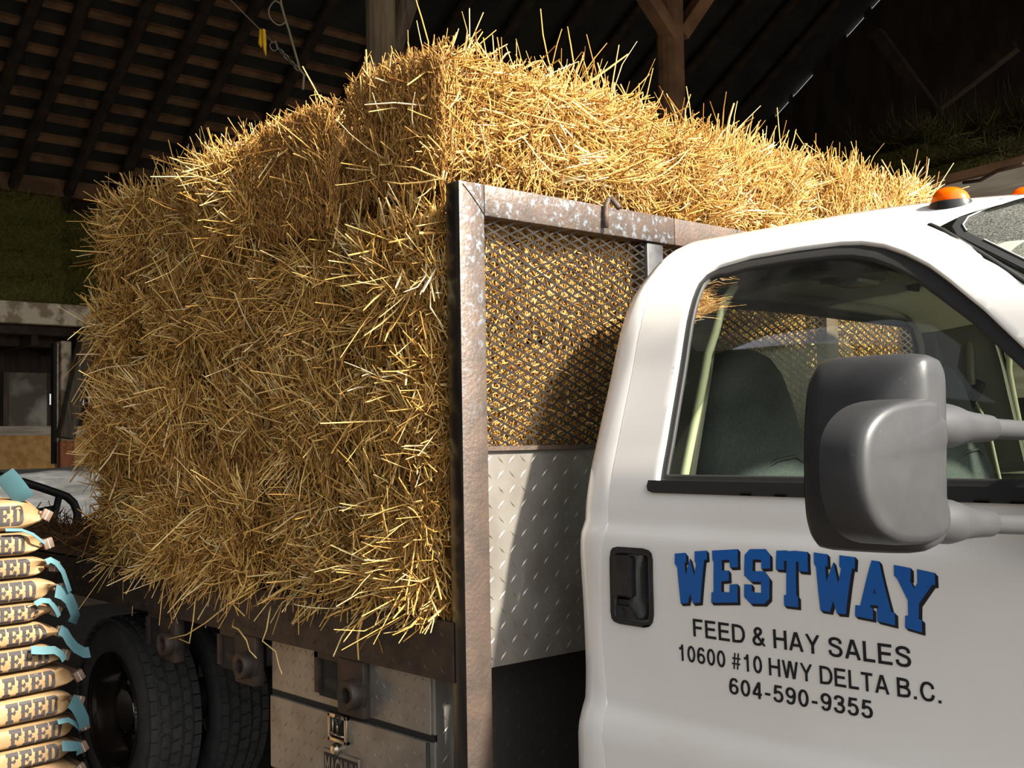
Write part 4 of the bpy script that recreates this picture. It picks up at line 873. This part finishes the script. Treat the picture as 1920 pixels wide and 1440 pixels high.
gl = [(-1.002, p[1], p[2]) for p in [np.mean(ho, axis=0) + (q-np.mean(ho, axis=0))*.9 for q in ho]]
MB().poly(gl).build('mirror_glass', 'chrome', mirror)

# ------------------------------------------------------------------ bulkhead (headache rack) behind the cab
BX0, BX1 = -2.338, -2.279; BYN, BYF = 1.857, 2*YC-1.857; PW = .088; BZT = 2.203; BZI = 2.117
bh = MB()
def tubebar(mb, a, b, front, sidem, bev=.006):
    n0 = len(mb.f); mb.box(a, b, bev=bev)
    V = mb.v
    for i in range(n0, len(mb.f)):
        P = [Vector(V[j]) for j in mb.f[i]]; n = (P[1]-P[0]).cross(P[2]-P[0]).normalized()
        mb.m[i] = sidem if abs(n.y) > .8 else front
tubebar(bh, (BX0, BYN, .33), (BX1, BYN+PW, BZT), 1, 2)
rack = bh.build('bulkhead_frame', ['rust', 'rust_worn', 'post_black'], TR, True, 30)
bh = MB(); tubebar(bh, (BX0, BYF-PW, .33), (BX1, BYF, BZT), 0, 2); bh.build('post', ['rust', 'rust_worn', 'post_black'], rack, True, 30)
bh = MB(); tubebar(bh, (BX0, BYN+PW, BZI), (BX1, YC-.35, BZT), 1, 0); bh.build('top_bar', ['rust', 'rust_worn', 'post_black'], rack, True, 30)
bh = MB(); tubebar(bh, (BX0, YC-.35, BZI), (BX1, BYF-PW, BZT), 0, 0); bh.build('top_bar', ['rust', 'rust_worn', 'post_black'], rack, True, 30)
for yc in (2.60, 3.56):
    MB().box((BX0, yc, .93), (BX1-.01, yc+.075, BZI), bev=.005).build('upright', 'galv' if yc == 2.60 else 'rust', rack, True, 30)
MB().box((BX0, BYN+PW, 1.494), (BX1-.012, BYF-PW, 1.506)).build('mesh_ledge', 'rust', rack)
# weld seam at the mitred corner
MB().tube([(BX1+.001, BYN+.012, BZT-.01), (BX1+.001, BYN+.035, BZT-.03), (BX1+.001, BYN+.06, BZT-.055), (BX1+.001, BYN+.086, BZI+.002)], .0012, 5).build('weld_seam', 'gap', rack)
hk = [PX(1136, 427, BX1+.012), PX(1136, 400, BX1+.012), PX(1137, 384, BX1+.012), PX(1141, 374, BX1+.014), PX(1147, 372, BX1+.02), PX(1153, 380, BX1+.03), PX(1161, 390, BX1+.045)]
MB().tube(hk, .0085, 10).build('hook', 'rust', rack, True)
# expanded metal
LW, SW = .0585, .0252
def expanded(y0, y1, z0, z1, name):
    V = []; F = []; X = -2.302; i = 0
    cols = int((y1-y0)/(LW/2)); rows = int((z1-z0)/(SW/2))
    w2 = .0023; th = .0014
    for cI in range(cols):
        for rI in range(rows):
            if (cI+rI) % 2: continue
            ya = y0+cI*LW/2; za = z0+rI*SW/2
            for (yb, zb) in ((ya+LW/2, za+SW/2), (ya+LW/2, za-SW/2)):
                if zb > z1+.001 or zb < z0-.001: continue
                d = np.array([0, yb-ya, zb-za]); L_ = np.linalg.norm(d); d /= L_; n = np.array([0, -d[2], d[1]]); tl = .0035*(1 if zb > za else -1)
                o = len(V)
                for (yy, zz, xs) in ((ya, za, 0), (yb, zb, 0)):
                    for (s1_, s2_) in ((-1, -1), (1, -1), (1, 1), (-1, 1)):
                        p = np.array([X+s2_*th+s1_*.0014, yy, zz])+n*s1_*w2; V.append(p)
                F += [(o, o+1, o+5, o+4), (o+1, o+2, o+6, o+5), (o+2, o+3, o+7, o+6), (o+3, o, o+4, o+7)]
    MB().add(V, F).build(name, 'mesh_steel', rack, recalc=False)
expanded(BYN+PW-.01, 2.61, 1.503, BZI+.008, 'expanded_mesh')
expanded(2.66, 3.57, 1.503, BZI+.008, 'expanded_mesh'); expanded(3.62, BYF-PW+.01, 1.503, BZI+.008, 'expanded_mesh')
pl = MB(); pl.box((-2.312, BYN+PW-.01, .925), (-2.304, BYF-PW, 1.498)); tread(pl, (-2.304, BYN+PW, .93), (0, 1, 0), (0, 0, 1), 1.1, .56, .040, (1, 0, 0), ln=.032, wd=.007, ht=.0026)
pl.build('tread_plate', 'alu', rack)
pl = MB(); pl.box((-2.46, BYN+.16, .30), (-2.45, BYF-.16, .93)); tread(pl, (-2.45, BYN+.17, .32), (0, 1, 0), (0, 0, 1), .6, .6, .045, (1, 0, 0))
pl.build('lower_plate', 'dark_plate', TR)  # shade below the tread plate is put into this plate's dark colour

# ------------------------------------------------------------------ flatbed, rub rail, stake brackets, toolbox
BXE = -6.2
MB().box((BXE, BYN, 1.02), (BX0, BYF, 1.05)).build('flatbed_deck', 'rail', TR)
for side in (-1, 1):
    y = BYN if side < 0 else BYF; ml = MB(); ml.box((BXE, y-.004, .897), (BX0+.01, y+.012, 1.052))
    if side < 0: tread(ml, (BXE+.4, y-.004, .902), (1, 0, 0), (0, 0, 1), abs(BXE-BX0)-.42, .14, .036, (0, -1, 0), ln=.030, wd=.007, ht=.003)
    ml.build('side_rail', 'rail', TR)
for k in range(5): MB().box((BXE+.3+k*.75, BYN+.05, .92), (BXE+.38+k*.75, BYF-.05, 1.02)).build('cross_member', 'frame_black', TR)
for y in (YC-.45, YC+.37): MB().box((BXE+.1, y, .62), (-.5, y+.08, .90)).build('chassis_rail', 'frame_black', TR)
def bracket(x0, zt, name='stake_bracket'):
    """hanging plate with a dark slot on the left and a pipe stub on the right plate"""
    y = BYN+.018; w = .30; h = .165
    mb = MB(); mb.box((x0+.012, y-.001, zt-h+.03), (x0+.14, y+.10, zt+.02))                      # black box put in as the shade inside the slot
    mb2 = MB()
    mb2.box((x0, y-.012, zt-h+.04), (x0+.02, y+.03, zt)); mb2.box((x0+.135, y-.02, zt-h), (x0+w-.03, y+.02, zt), bev=.008); mb2.box((x0, y-.012, zt-.02), (x0+.15, y+.03, zt))
    br = mb2.build(name, 'rail', TR, True, 40); mb.build('slot_shade', 'gap', br)
    MB().tube([(x0+.05, y+.02, zt-.09), (x0+.14, y+.0, zt-.09)], .024, 16).build('round_bar', 'dark_plate', br, True, 50)
    px = x0+.232; pz = zt-.095
    MB().lathe([(.022, .0), (.022, -.040), (.028, -.044), (.040, -.044), (.043, -.039), (.043, -.01), (.05, -.005), (.05, 0)], (px, y-.012, pz), 28).build('pipe_stub', 'rail', br, True, 40)
    return br
bracket(-3.015, .896); bracket(-3.64, .896); bracket(-4.22, .896)
TX0, TX1, TY, TZ0, TZ1, TZL = -3.304, -2.458, BYN+.030, .455, .915, .735
tbx = MB(); tbx.box((TX0, TY+.004, TZ0), (TX1, TY+.5, TZ1), bev=.004)
tread(tbx, (TX1, TY+.02, TZ0+.01), (0, 1, 0), (0, 0, 1), .45, .44, .036, (1, 0, 0), ln=.030, wd=.007)
box = tbx.build('tool_box', 'alu', TR)
up = MB(); up.box((TX0+.004, TY-.006, TZL), (TX1-.006, TY+.01, TZ1-.005), bev=.003); tread(up, (TX0+.01, TY-.006, TZL+.01), (1, 0, 0), (0, 0, 1), TX1-TX0-.025, .15, .036, (0, -1, 0), ln=.030, wd=.007); up.build('fixed_panel', 'alu', box)
TZD = .735-.018
dn = MB(); dn.box((TX0+.004, TY-.014, .49), (TX1-.006, TY+.008, TZD), bev=.004); tread(dn, (TX0+.01, TY-.014, .50), (1, 0, 0), (0, 0, 1), TX1-TX0-.025, TZD-.515, .036, (0, -1, 0), ln=.030, wd=.007); bdoor = dn.build('box_door', 'alu', box)
MB().box((TX0+.002, TY-.004, .455), (TX1-.002, TY+.02, .485), bev=.003).build('box_lip', 'alu', box)
MB().box((TX0, TY-.002, TZD), (TX1, TY+.012, TZL)).build('lid_gap', 'gap', box)
MB().tube([(TX1-.006, TY-.015, .49), (TX1-.006, TY-.015, TZD)], .005, 8).build('door_edge_bead', 'rubber', bdoor, True)
a = PY(617, 1338, TY-.02); c = PY(648, 1402, TY-.02)
lx0, lx1, lz1, lz0 = a[0], c[0]+.012, a[2]+.006, c[2]+.008
lt = MB()
for (A0, A1) in (((lx0, lz1-.012), (lx1, lz1)), ((lx0, lz0), (lx1, lz0+.012)), ((lx0, lz0), (lx0+.012, lz1)), ((lx1-.012, lz0), (lx1, lz1))): lt.box((A0[0], TY-.026, A0[1]), (A1[0], TY-.012, A1[1]), bev=.002)
latch = lt.build('latch', 'chrome', bdoor, True, 40)
MB().box((lx0+.01, TY-.016, lz0+.01), (lx1-.01, TY-.013, lz1-.01)).build('latch_recess', 'gap', latch)
MB().tube([(lx0+.02+.004, TY-.022, lz0+.02), (lx0+.024, TY-.022, lz1-.012)], .0035, 6).tube([(lx0+.012, TY-.024, lz0+.022), (lx1-.014, TY-.024, lz0+.022)], .004, 6).tube([(lx0+.05, TY-.022, lz0+.028), (lx0+.052, TY-.026, lz0+.06)], .004, 6).build('latch_bar', 'chrome', latch, True)
MB().lathe([(.018, 0), (.019, -.008), (.014, -.012), (.010, -.012), (.009, -.002)], (lx0+.056, TY-.018, lz0+.068), 18).build('latch_ring', 'rubber', latch, True)
MB().lathe([(.019, .006), (.019, -.012), (.012, -.020), (0.0, -.021)], (lx0+.042, TY-.016, lz0-.020), 18).build('lock_barrel', 'chrome', latch, True, 40)
nx0, nx1, nz1 = lx0-.035, lx0+.155, lz0-.030
npl = MB().box((nx0, TY-.020, nz1-.10), (nx1, TY-.013, nz1), bev=.002).build('name_plate', 'alu', bdoor)
MB().box((nx0+.006, TY-.0205, nz1-.094), (nx1-.006, TY-.0195, nz1-.010)).build('plate_field', 'dark_plate', bdoor)
def flat_text(txt, x0, x1, z0, z1, y, name, m, parent, bold=0.0):
    cu = bpy.data.curves.new('t', 'FONT'); cu.body = txt; cu.size = 1; cu.offset = bold; cu.resolution_u = 3
    ob = bpy.data.objects.new('t', cu); COL.objects.link(ob); dg = bpy.context.evaluated_depsgraph_get(); me = bpy.data.meshes.new_from_object(ob.evaluated_get(dg)); bpy.data.objects.remove(ob)
    V = np.array([v.co[:] for v in me.vertices]); lo, hi = V.min(0), V.max(0); fs = [tuple(p.vertices) for p in me.polygons]
    P = [(x0+(x1-x0)*(v[0]-lo[0])/(hi[0]-lo[0]), y, z0+(z1-z0)*(v[1]-lo[1])/(hi[1]-lo[1])) for v in V]; MB().add(P, fs).build(name, m, parent, recalc=False)
flat_text('MAGNUM', nx0+.012, nx1-.012, nz1-.088, nz1-.018, TY-.0212, 'plate_lettering', 'alu', bdoor, .01)

# ------------------------------------------------------------------ dual rear wheels
WX, WZ, WR = -4.80, .395, .40
def tyre(yo, label=None):
    """tyre whose outer sidewall is at y = yo, 0.225 wide"""
    w = .222; pf = [(.248, .018), (.262, .004), (.30, -.004), (.345, .002), (.378, .018), (.390, .032)]
    pf = pf+[(.390, w-.032)]+[(r, w-h) for r, h in pf[::-1]]
    t = MB().lathe(pf, (WX, yo, WZ), 72).build('tyre', 'tyre', TR, True, 40)
    bk = MB(); nb = 46
    rowsd = [(.018, .030, 0, 0), (.062, .032, .5, 1), (.111, .040, 0, 2), (.160, .032, .5, 1), (.204, .030, 0, 0)]
    for (yc, wy, ph, kind) in rowsd:
        for k in range(nb):
            a0 = 2*math.pi*(k+ph+.03)/nb; a1 = 2*math.pi*(k+ph+.93)/nb; am = (a0+a1)/2
            if kind == 1: o = [(-wy/2, a0*.72+am*.28), (0, a0), (wy/2, a0*.72+am*.28), (wy/2, a1*.72+am*.28), (0, a1), (-wy/2, a1*.72+am*.28)]
            else: o = [(-wy/2, a0), (wy/2, a0), (wy/2, a1), (-wy/2, a1)]
            if kind == 2: o = [(-wy/2, a0), (wy/2, a0), (wy/2, a1), (wy*.1, a1), (wy*.1, a1-.018), (-wy/2, a1-.018)]
            n = len(o); rt_ = .404 if kind else .398
            vs = [(WX+r*math.cos(a), yo+yc+dy, WZ+r*math.sin(a)) for r in (.386, rt_) for dy, a in o]
            bk.add(vs, [tuple(n+i for i in range(n))]+[(i, (i+1) % n, n+(i+1) % n, n+i) for i in range(n)])
    bk.build('tread_blocks', 'tyre', t)
    return t
t_out = tyre(1.965); tyre(2.275)
ro = 1.965
rimm = MB().lathe([(.250, -.002), (.256, .006), (.252, .014), (.238, .018), (.226, .030), (.221, .075), (.210, .115), (.190, .128), (.165, .128), (.145, .112), (.125, .106), (.095, .104), (.092, .070), (.088, .062), (.0, .062)], (WX, ro, WZ), 72).build('wheel_rim', 'rim', TR, True, 35)
for k in range(8):
    a = 2*math.pi*k/8+.2; MB().lathe([(0, -.018), (.011, -.018), (.012, 0), (.012, .02)], (WX+.115*math.cos(a), ro+.105, WZ+.115*math.sin(a)), 6).build('lug_nut', 'chrome', rimm)
for k in range(8):
    a = 2*math.pi*(k+.5)/8; MB().lathe([(0, 0), (.021, 0), (.024, -.003), (.026, 0)], (WX+.178*math.cos(a), ro+.1262, WZ+.178*math.sin(a)), 16).build('hand_hole', 'gap', rimm)
MB().tube([(WX, ro+.2, WZ), (WX, 2*YC-ro, WZ)], .09, 16).build('axle', 'frame_black', TR, True)
for yo in (2*YC-1.965-.222, ):
    MB().lathe([(.0, .05), (.248, .05), (.30, 0), (.39, .03), (.40, .05), (.40, .17), (.39, .19), (.30, .222), (0, .2)], (WX, yo, WZ), 40).build('tyre', 'tyre', TR, True)
for yo in (2.06, 2*YC-2.06-.24):
    MB().lathe([(.0, .05), (.248, .05), (.30, 0), (.38, .03), (.39, .05), (.39, .19), (.38, .21), (.30, .24), (0, .2)], (.35, yo, .39), 40).build('tyre', 'tyre', TR, True)

# ================================================================== STRAW BALES
rng = np.random.default_rng(7)
HXF = -2.345; BW = [.475, .44, .50, .46, .49]; BH = .3725; BLN = .90; HY0 = 1.845; ZD = 1.05
layn = ['bottom layer on the flatbed', 'second layer up', 'third layer up', 'top layer']
coln = ['beside the steel bulkhead', 'second back from the bulkhead', 'middle of the row', 'second from the rear end', 'at the rear end']
rb_ = random.Random(5)
x = HXF
for ci, wx in enumerate(BW):
    for li in range(4):
        n_f, n_l = 820, 1150
        front = ci == 0
        cutf = li == 3 and ci in (0, 1)
        fc = []
        if cutf: fc += [('-y', 'cut', 3000), ('-y', 'fuzzy', 90), ('-y', 'flat', 130)]
        else: fc += [('-y', 'flat', n_l), ('-y', 'fuzzy', n_f)]
        if li == 1 and ci == 3: fc += [('+x', 'cut', 700)]
        if li == 0: fc += [('-y', 'droop', 80)]
        if ci == 4: fc += [('-x', 'flat', 500), ('-x', 'fuzzy', 220)]
        if front:
            if li == 0: fc += [('+x', 'flat', 400)]
            elif li == 3: fc += [('+x', 'flat', 1800), ('+x', 'fuzzy', 1500)]
            else: fc += [('+x', 'flat', 3000)]
        if li == 3: fc += [('+z', 'top', 500), ('+z', 'tuft', 12 if not front else 60)]
        ox, oz = x-wx/2, ZD+li*BH
        lim = (lambda V: ~((V[:, :, 0] > -2.318-ox) & (V[:, :, 2] < 2.215-oz)).any(1)) if front else None
        me = np_mesh('straw_bale', bale_parts(rng, wx-.006, BLN, BH, fc, lim=lim), ['straw', 'straw_core'])
        o = bpy.data.objects.new('straw_bale', me); COL.objects.link(o)
        jy = rb_.uniform(-.035, .035); jx = rb_.uniform(-.006, .006) if not front else -.012
        if li == 1 and ci == 3: jy = -.05
        o.location = (x-wx/2+jx, HY0+BLN/2+jy, ZD+li*BH+(.055 if (li == 3 and ci == 0) else 0))
        o.rotation_euler = (0, 0, rb_.uniform(-.02, .02) if not front else 0)
        tag(o, 'straw bale end in the %s, %s' % (layn[li], coln[ci]), 'straw bale', 'straw bales on the flatbed')
    x -= wx
rown = ['', 'middle of the front row', 'far end of the front row']
for k in (1, 2):
    for li in range(4):
        if li == 3: fc = [('+x', 'flat', 2000), ('+x', 'fuzzy', 1700), ('+z', 'top', 500), ('+z', 'tuft', 50)]
        elif li in (1, 2): fc = [('+x', 'flat', 3000)]
        else: fc = [('+x', 'flat', 500)]
        oz = ZD+li*BH
        lim = lambda V: ~((V[:, :, 0] > .262) & (V[:, :, 2] < 2.215-oz)).any(1)
        me = np_mesh('straw_bale', bale_parts(rng, .47, BLN-.012, BH, fc, lim=lim), ['straw', 'straw_core'])
        o = bpy.data.objects.new('straw_bale', me); COL.objects.link(o)
        o.location = (HXF-.25+rb_.uniform(-.012, .0), HY0+BLN*(k+.5)+.01, ZD+li*BH+(rb_.uniform(-.01, .02) if li == 3 else 0))
        tag(o, 'straw bale behind the cab, %s, %s' % (layn[li], rown[k]), 'straw bale', 'straw bales on the flatbed')
# second row across the top layer, seen only as a ragged ridge
for k in (1, 2):
    me = np_mesh('straw_bale', bale_parts(rng, .46, BLN-.012, BH, [('+z', 'top', 500), ('+z', 'tuft', 25)]), ['straw', 'straw_core'])
    o = bpy.data.objects.new('straw_bale', me); COL.objects.link(o); o.location = (HXF-.475-.235, HY0+BLN*(k+.5)+.01, ZD+3*BH-.02)
    tag(o, 'straw bale in the second row of the top layer, %s' % ['', 'middle of the load', 'far side of the load'][k], 'straw bale', 'straw bales on the flatbed')

# loose brown straw on the rear of the deck
n = 2600; gx = rng.uniform(-6.15, -4.65, n); gy_ = rng.uniform(1.86, 2.9, n)
hgt = lambda X, Y: .085+.05*np.sin(X*5)*np.sin(Y*4+1)+.03*np.sin(X*13+Y*7)
P = np.stack([gx, gy_, ZD+hgt(gx, gy_)*rng.uniform(.55, 1.05, n)], -1); D = np.stack([rng.normal(size=n), rng.normal(size=n), rng.normal(size=n)*.45+.1], -1)
V, F = straw_arrays(rng, P, D, rng.uniform(.04, .14, n), rng.uniform(.003, .006, n), rng.normal(size=n)*.3, .4)
GX_, GY_ = np.meshgrid(np.linspace(-6.18, -4.6, 30), np.linspace(1.858, 2.95, 20), indexing='ij'); hz = hgt(GX_, GY_)*.85; hz[:, 0] = .01; hz[:, 1] *= .7
Vc = np.stack([GX_, GY_, ZD+hz], -1).reshape(-1, 3); ids = np.arange(600).reshape(30, 20); Fc = np.stack([ids[:-1, :-1], ids[1:, :-1], ids[1:, 1:], ids[:-1, 1:]], -1).reshape(-1, 4)
me = np_mesh('loose_straw', [(V, F, np.repeat(rng.beta(2, 2, n), 12), 0), (Vc, Fc, np.zeros(600), 1)], ['brown_straw', 'brown_core'])
o = bpy.data.objects.new('loose_straw', me); COL.objects.link(o); tag(o, 'dark brown loose straw heaped on the rear of the flatbed', 'straw', kind='stuff')
rebase(o, (-5.4, 2.4, 1.05))
# fallen straws hanging on the rail and brackets, each a thing of its own
for i, (px0, py0, pts, lab) in enumerate((
        (835, 338, [(835, 338), (800, 325), (775, 314), (740, 311)], 'long pale straw sticking out left of the bulkhead corner'),
        (830, 334, [(830, 334), (790, 342), (752, 345), (718, 340)], 'long straw lying level just left of the bulkhead corner'),
        (505, 1150, [(505, 1150), (500, 1180), (492, 1202), (517, 1222), (523, 1248), (529, 1264)], 'long kinked straw hanging over the tool box panel'),
        (440, 1150, [(436, 1175), (447, 1180), (462, 1200), (468, 1220), (481, 1234)], 'crooked straw hanging across the stake bracket'),
        (380, 1130, [(366, 1128), (362, 1165), (355, 1206), (336, 1198)], 'bent straw hanging in front of the tyres'),
        (400, 1150, [(420, 1140), (385, 1168), (350, 1190), (315, 1198)], 'long straw slanting across the left stake bracket'))):
    q = [PY(a, c, 1.825-.004*k) for k, (a, c) in enumerate(pts)]; me_b = MB().tube([PY(pts[0][0]+3, pts[0][1]-14, 1.85)]+q, [.0022, .0024, .0023, .0022]+[.0018]*(len(q)-3), 6)
    o = me_b.build('hanging_straw', 'thread' if False else 'straw_core', smooth=True); o.data.materials[0] = M['straw']
    at = o.data.attributes.new('tone', 'FLOAT', 'POINT'); at.data.foreach_set('value', [.85]*len(o.data.vertices))
    tag(rebase(o, q[0]), lab, 'straw', 'loose straws hanging from the load')

# black steel tube frame behind the load
FXx = -6.0
fp = lambda a, c: PX(a, c, FXx)
mb = MB(); pth = [fp(-40, 884), fp(0, 893), fp(30, 900), (fp(70, 912)), fp(108, 925), fp(125, 931), fp(138, 943), fp(145, 960), fp(145, 972), fp(142, 985)]
pe = np.array(pth[-1]); pth += [np.array([pe[0], pe[1]-.01, 1.06])]
t = mb.tube(pth, .021, 12).build('tube_frame', 'black_tube', smooth=True)
tag(t, 'bent black steel tube frame standing in front of the silver tarp', 'frame'); org = Vector((FXx, pe[1], 1.06))
rebase(t, org)
def fpart(nm, pts, r): o_ = MB().tube([Vector(p)-Vector(org) for p in pts], r, 10).build(nm, 'black_tube', smooth=True); o_.parent = t
a_ = fp(112, 926); b_ = fp(100, 975); fpart('strut', [a_, b_, (b_[0], b_[1], 1.06)], .018); fpart('cross_bar', [fp(104, 953), fp(60, 962), fp(-30, 975)], .018)

# ================================================================== FEED BAGS
GF = [(0, 1), (.8, 1), (.8, .62), (.62, .62), (.56, .80), (.36, .80), (.36, .55), (.50, .55), (.56, .64), (.66, .5), (.56, .36), (.50, .45), (.36, .45), (.36, .18), (.5, .15), (.5, 0), (0, 0), (0, .15), (.14, .18), (.14, .46), (.06, .5), (.14, .54), (.14, .82), (0, .85)]
GE = [(0, 1), (.8, 1), (.8, .64), (.62, .64), (.56, .82), (.36, .82), (.36, .56), (.48, .56), (.54, .65), (.64, .5), (.54, .35), (.48, .44), (.36, .44), (.36, .18), (.56, .18), (.62, .36), (.8, .36), (.8, 0), (0, 0), (0, .15), (.14, .18), (.14, .46), (.06, .5), (.14, .54), (.14, .82), (0, .85)]
GD = [(0, 1), (.55, 1), (.72, .92), (.82, .72), (.82, .28), (.72, .08), (.55, 0), (0, 0), (0, .15), (.14, .18), (.14, .46), (.06, .5), (.14, .54), (.14, .82), (0, .85)]
GDH = [(.36, .82), (.5, .82), (.58, .70), (.58, .30), (.5, .18), (.36, .18)]
BXF = -4.2; BDX = .40
bag_z = [1.345, 1.227, 1.139, 1.060, .974, .901, .819, .732, .648, .550, .470, .392]
bag_end = [1.474, 1.480, 1.502, 1.527, 1.509, 1.524, 1.541, 1.592, 1.592, 1.611, 1.606]
bag_txt = [1.405, 1.411, 1.428, 1.448, 1.456, 1.484, 1.492, 1.517, 1.528, 1.540, 1.529]
zc_extra = [.392, .315, .238, .160]
tilts = [0, .0, .0, -.01, -.012, -.02, -.028, -.045, -.045, -.04, -.04]
def P_(px, py, dx=.0): return Vector(PX(px, py, BXF+dx))
tags_ = {0: [([(47, 938), (33, 920), (20, 903), (7, 889)], (.062, 0), .0, 'wide')],
         1: [([(10, 994), (40, 994), (62, 1002), (84, 1019)], .010, .02, '')],
         2: [([(86, 1054), (95, 1050), (106, 1056), (118, 1072), (126, 1095), (131, 1110)], .020, .03, '')],
         3: [([(104, 1108), (118, 1113), (130, 1124), (138, 1143), (141, 1155), (135, 1168)], .046, .03, '')],
         4: [([(66, 1133), (78, 1126), (92, 1127), (100, 1136), (106, 1145), (111, 1156)], .018, .03, '')],
         5: [([(112, 1181), (122, 1187), (130, 1201), (142, 1215), (158, 1224), (168, 1223)], .036, .03, '')],
         6: [([(58, 1219), (80, 1220), (102, 1219), (115, 1227), (121, 1238)], .026, .03, '')],
         8: [([(133, 1314), (142, 1322), (150, 1336), (157, 1352), (158, 1364)], .052, .03, '')],
         9: [([(108, 1354), (128, 1350), (142, 1358), (151, 1368)], .016, .03, '')],
         10: [([(116, 1399), (134, 1399), (148, 1400), (149, 1414)], .032, .03, '')]}
desc = ['topmost bag, wide blue tag standing on it', 'second from the top, folded blue tag on its edge', 'third from the top, narrow blue tag curling down from its end', 'fourth from the top, broad blue tag hanging from its end',
        'fifth from the top, blue tag curled over its corner', 'sixth from the top, long blue tag pointing at the wheel', 'seventh from the top, bright blue tag folded along its upper edge', 'eighth from the top, no blue tag', 'ninth from the top, wide blue tag hanging beside the wheel rim',
        'tenth from the top, thin blue tag edge showing', 'eleventh from the top, small blue tag on its corner', 'below the lettered ones, twelfth from the top', 'low in the stack, second above the pallet', 'at the bottom of the stack on the pallet']
def noisev(y, z, s): return mnoise.noise(Vector((y*9, z*16, s*7.3)))
allz = bag_z[:11]+zc_extra
for i in range(len(allz)-1):
    zt, zb = allz[i], allz[i+1]; th = zt-zb; ye = bag_end[i] if i < 11 else 1.60; tl = tilts[i] if i < 11 else -.04
    root = empty('feed_bag', (BXF-BDX/2, ye-.40, zb), 'brown paper feed bag, '+desc[i], 'feed bag', 'feed bags in the stack')
    L_ = .78; ya = ye-L_; NU, NV = 46, 36
    rings = []
    def halfth(t):      # half thickness along the bag; pinched at its sewn end
        e = min(1, (1-t)*L_/.085); s0 = min(1, t*L_/.10)
        return th*.5*(.24+.76*math.sin(e*math.pi/2)**.75)*(.3+.7*math.sin(s0*math.pi/2)), e
    cz = lambda y: (zt+zb)/2+tl*(ye-y-.1)*-1*0+(y-ye+.12)*(-tl)*-1*-.9
    for a in range(NU):
        t = a/(NU-1); y = ya+L_*t; h, e = halfth(t); r = []
        for b in range(NV):
            an = 2*math.pi*b/NV; c, s_ = math.cos(an), math.sin(an); ex = .30
            x = BXF-BDX/2+(BDX/2)*(.90+.10*e)*math.copysign(abs(c)**ex, c); z = h*.985*math.copysign(abs(s_)**(ex*1.15), s_)
            cr = noisev(y, z/th*.09+i*3, i)*.006*(1.4-e*.7)
            fold = (1-e)*.034*math.sin(z/th*8+i)*(1 if c > .2 else .3)
            r.append((x+cr-fold, y, cz(y)+z+cr*.5*(1-abs(s_))))
        rings.append(r)
    body = MB().rings(rings, True, True).build('bag_body', 'kraft', root, True, 70)
    def front(y, w):     # point on the bag's printed face; w 0..1 up the face
        t = (y-ya)/L_; h, e = halfth(t); z = h*.985*(2*w-1); cr = noisev(y, z/th*.09+i*3, i)*.006*(1.4-e*.7); fold = (1-e)*.034*math.sin(z/th*8+i)
        s_ = max(-.999, min(.999, math.copysign(abs(2*w-1)**(1/.345), 2*w-1))); c = math.sqrt(1-s_*s_)
        return (BXF-BDX/2+(BDX/2)*(.90+.10*e)*c**.30+cr-fold+.0022, y, cz(y)+z+cr*.5*(1-abs(s_)))
    if i < 11:
        ih = min(.070, th*.80); lw = .0465; yt = bag_txt[i]-lw*4.0*.985; mbk = MB()
        word = 'FEED'
        for k, ch in enumerate(word):
            g = {'F': GF, 'E': GE, 'D': GD}[ch]; gd = dens(g, .12); hole = [dens(GDH, .12)] if ch == 'D' else []
            lp = [[Vector((p[0], p[1], 0)) for p in gd]]+[[Vector((p[0], p[1], 0)) for p in h_] for h_ in hole]
            tr_ = tessellate_polygon(lp); flat = [p for l in lp for p in l]
            mbk.add([front(yt+lw*(k+p.x*1.12), .5+(p.y-.5)*ih/th) for p in flat], tr_)
        mbk.build('lettering', 'bag_ink', body, recalc=False)
    # folded sewn tape across the end
    zc = cz(ye); mb = MB(); mx_ = Matrix.Translation((BXF-.03-BDX/2+.02, ye+.010, zc-.004)) @ Matrix.Rotation(rb_.uniform(-.5, .5), 4, 'X')
    mb.box((-BDX/2+.02, -.024, -.006), (BDX/2, .020, .006), 0, mx_, .003); tp = mb.build('sewn_tape', 'tape', root, True, 40)
    mb = MB(); mb.box((BDX/2-.004, -.017, -.019), (BDX/2+.014, .019, .019), 0, mx_, .004); mb.build('tape_fold', 'tape', tp, True, 40)
    mb = MB(); mb.box((BDX/2+.013, -.0015, -.018), (BDX/2+.0155, .0015, .018), 0, mx_); mb.build('stitching', 'thread', tp)
    for (pts, wd, dx, kd) in tags_.get(i, []):
        W2 = wd[0] if isinstance(wd, tuple) else wd; mb = MB(); A_ = [P_(a, c, dx) for a, c in pts]; n = len(A_); ra = []; 
        for k in range(n):
            d = (A_[min(k+1, n-1)]-A_[max(k-1, 0)]).normalized(); nv = Vector((1, 0, 0)).cross(d).normalized()*W2/2 + Vector((-.35*W2, 0, 0))
            ra.append((A_[k]-nv, A_[k]+nv, A_[k]+nv+Vector((.0012, 0, .0008)), A_[k]-nv+Vector((.0012, 0, .0008))))
        tg = mb.rings([list(r) for r in ra], True, True).build('paper_tag', 'tag', root, True, 50)
MB2 = MB()
for k in range(5): MB2.box((BXF-BDX+.02, .72+k*.2, .13), (BXF-.02, .84+k*.2, .158))
for k in range(3): MB2.box((BXF-BDX+.03+k*.14, .72, .0), (BXF-BDX+.09+k*.14, 1.64, .13))
tag(rebase(MB2.build('pallet', 'old_wood'), (BXF-BDX/2, 1.2, 0)), 'wooden pallet under the stack of feed bags', 'pallet')
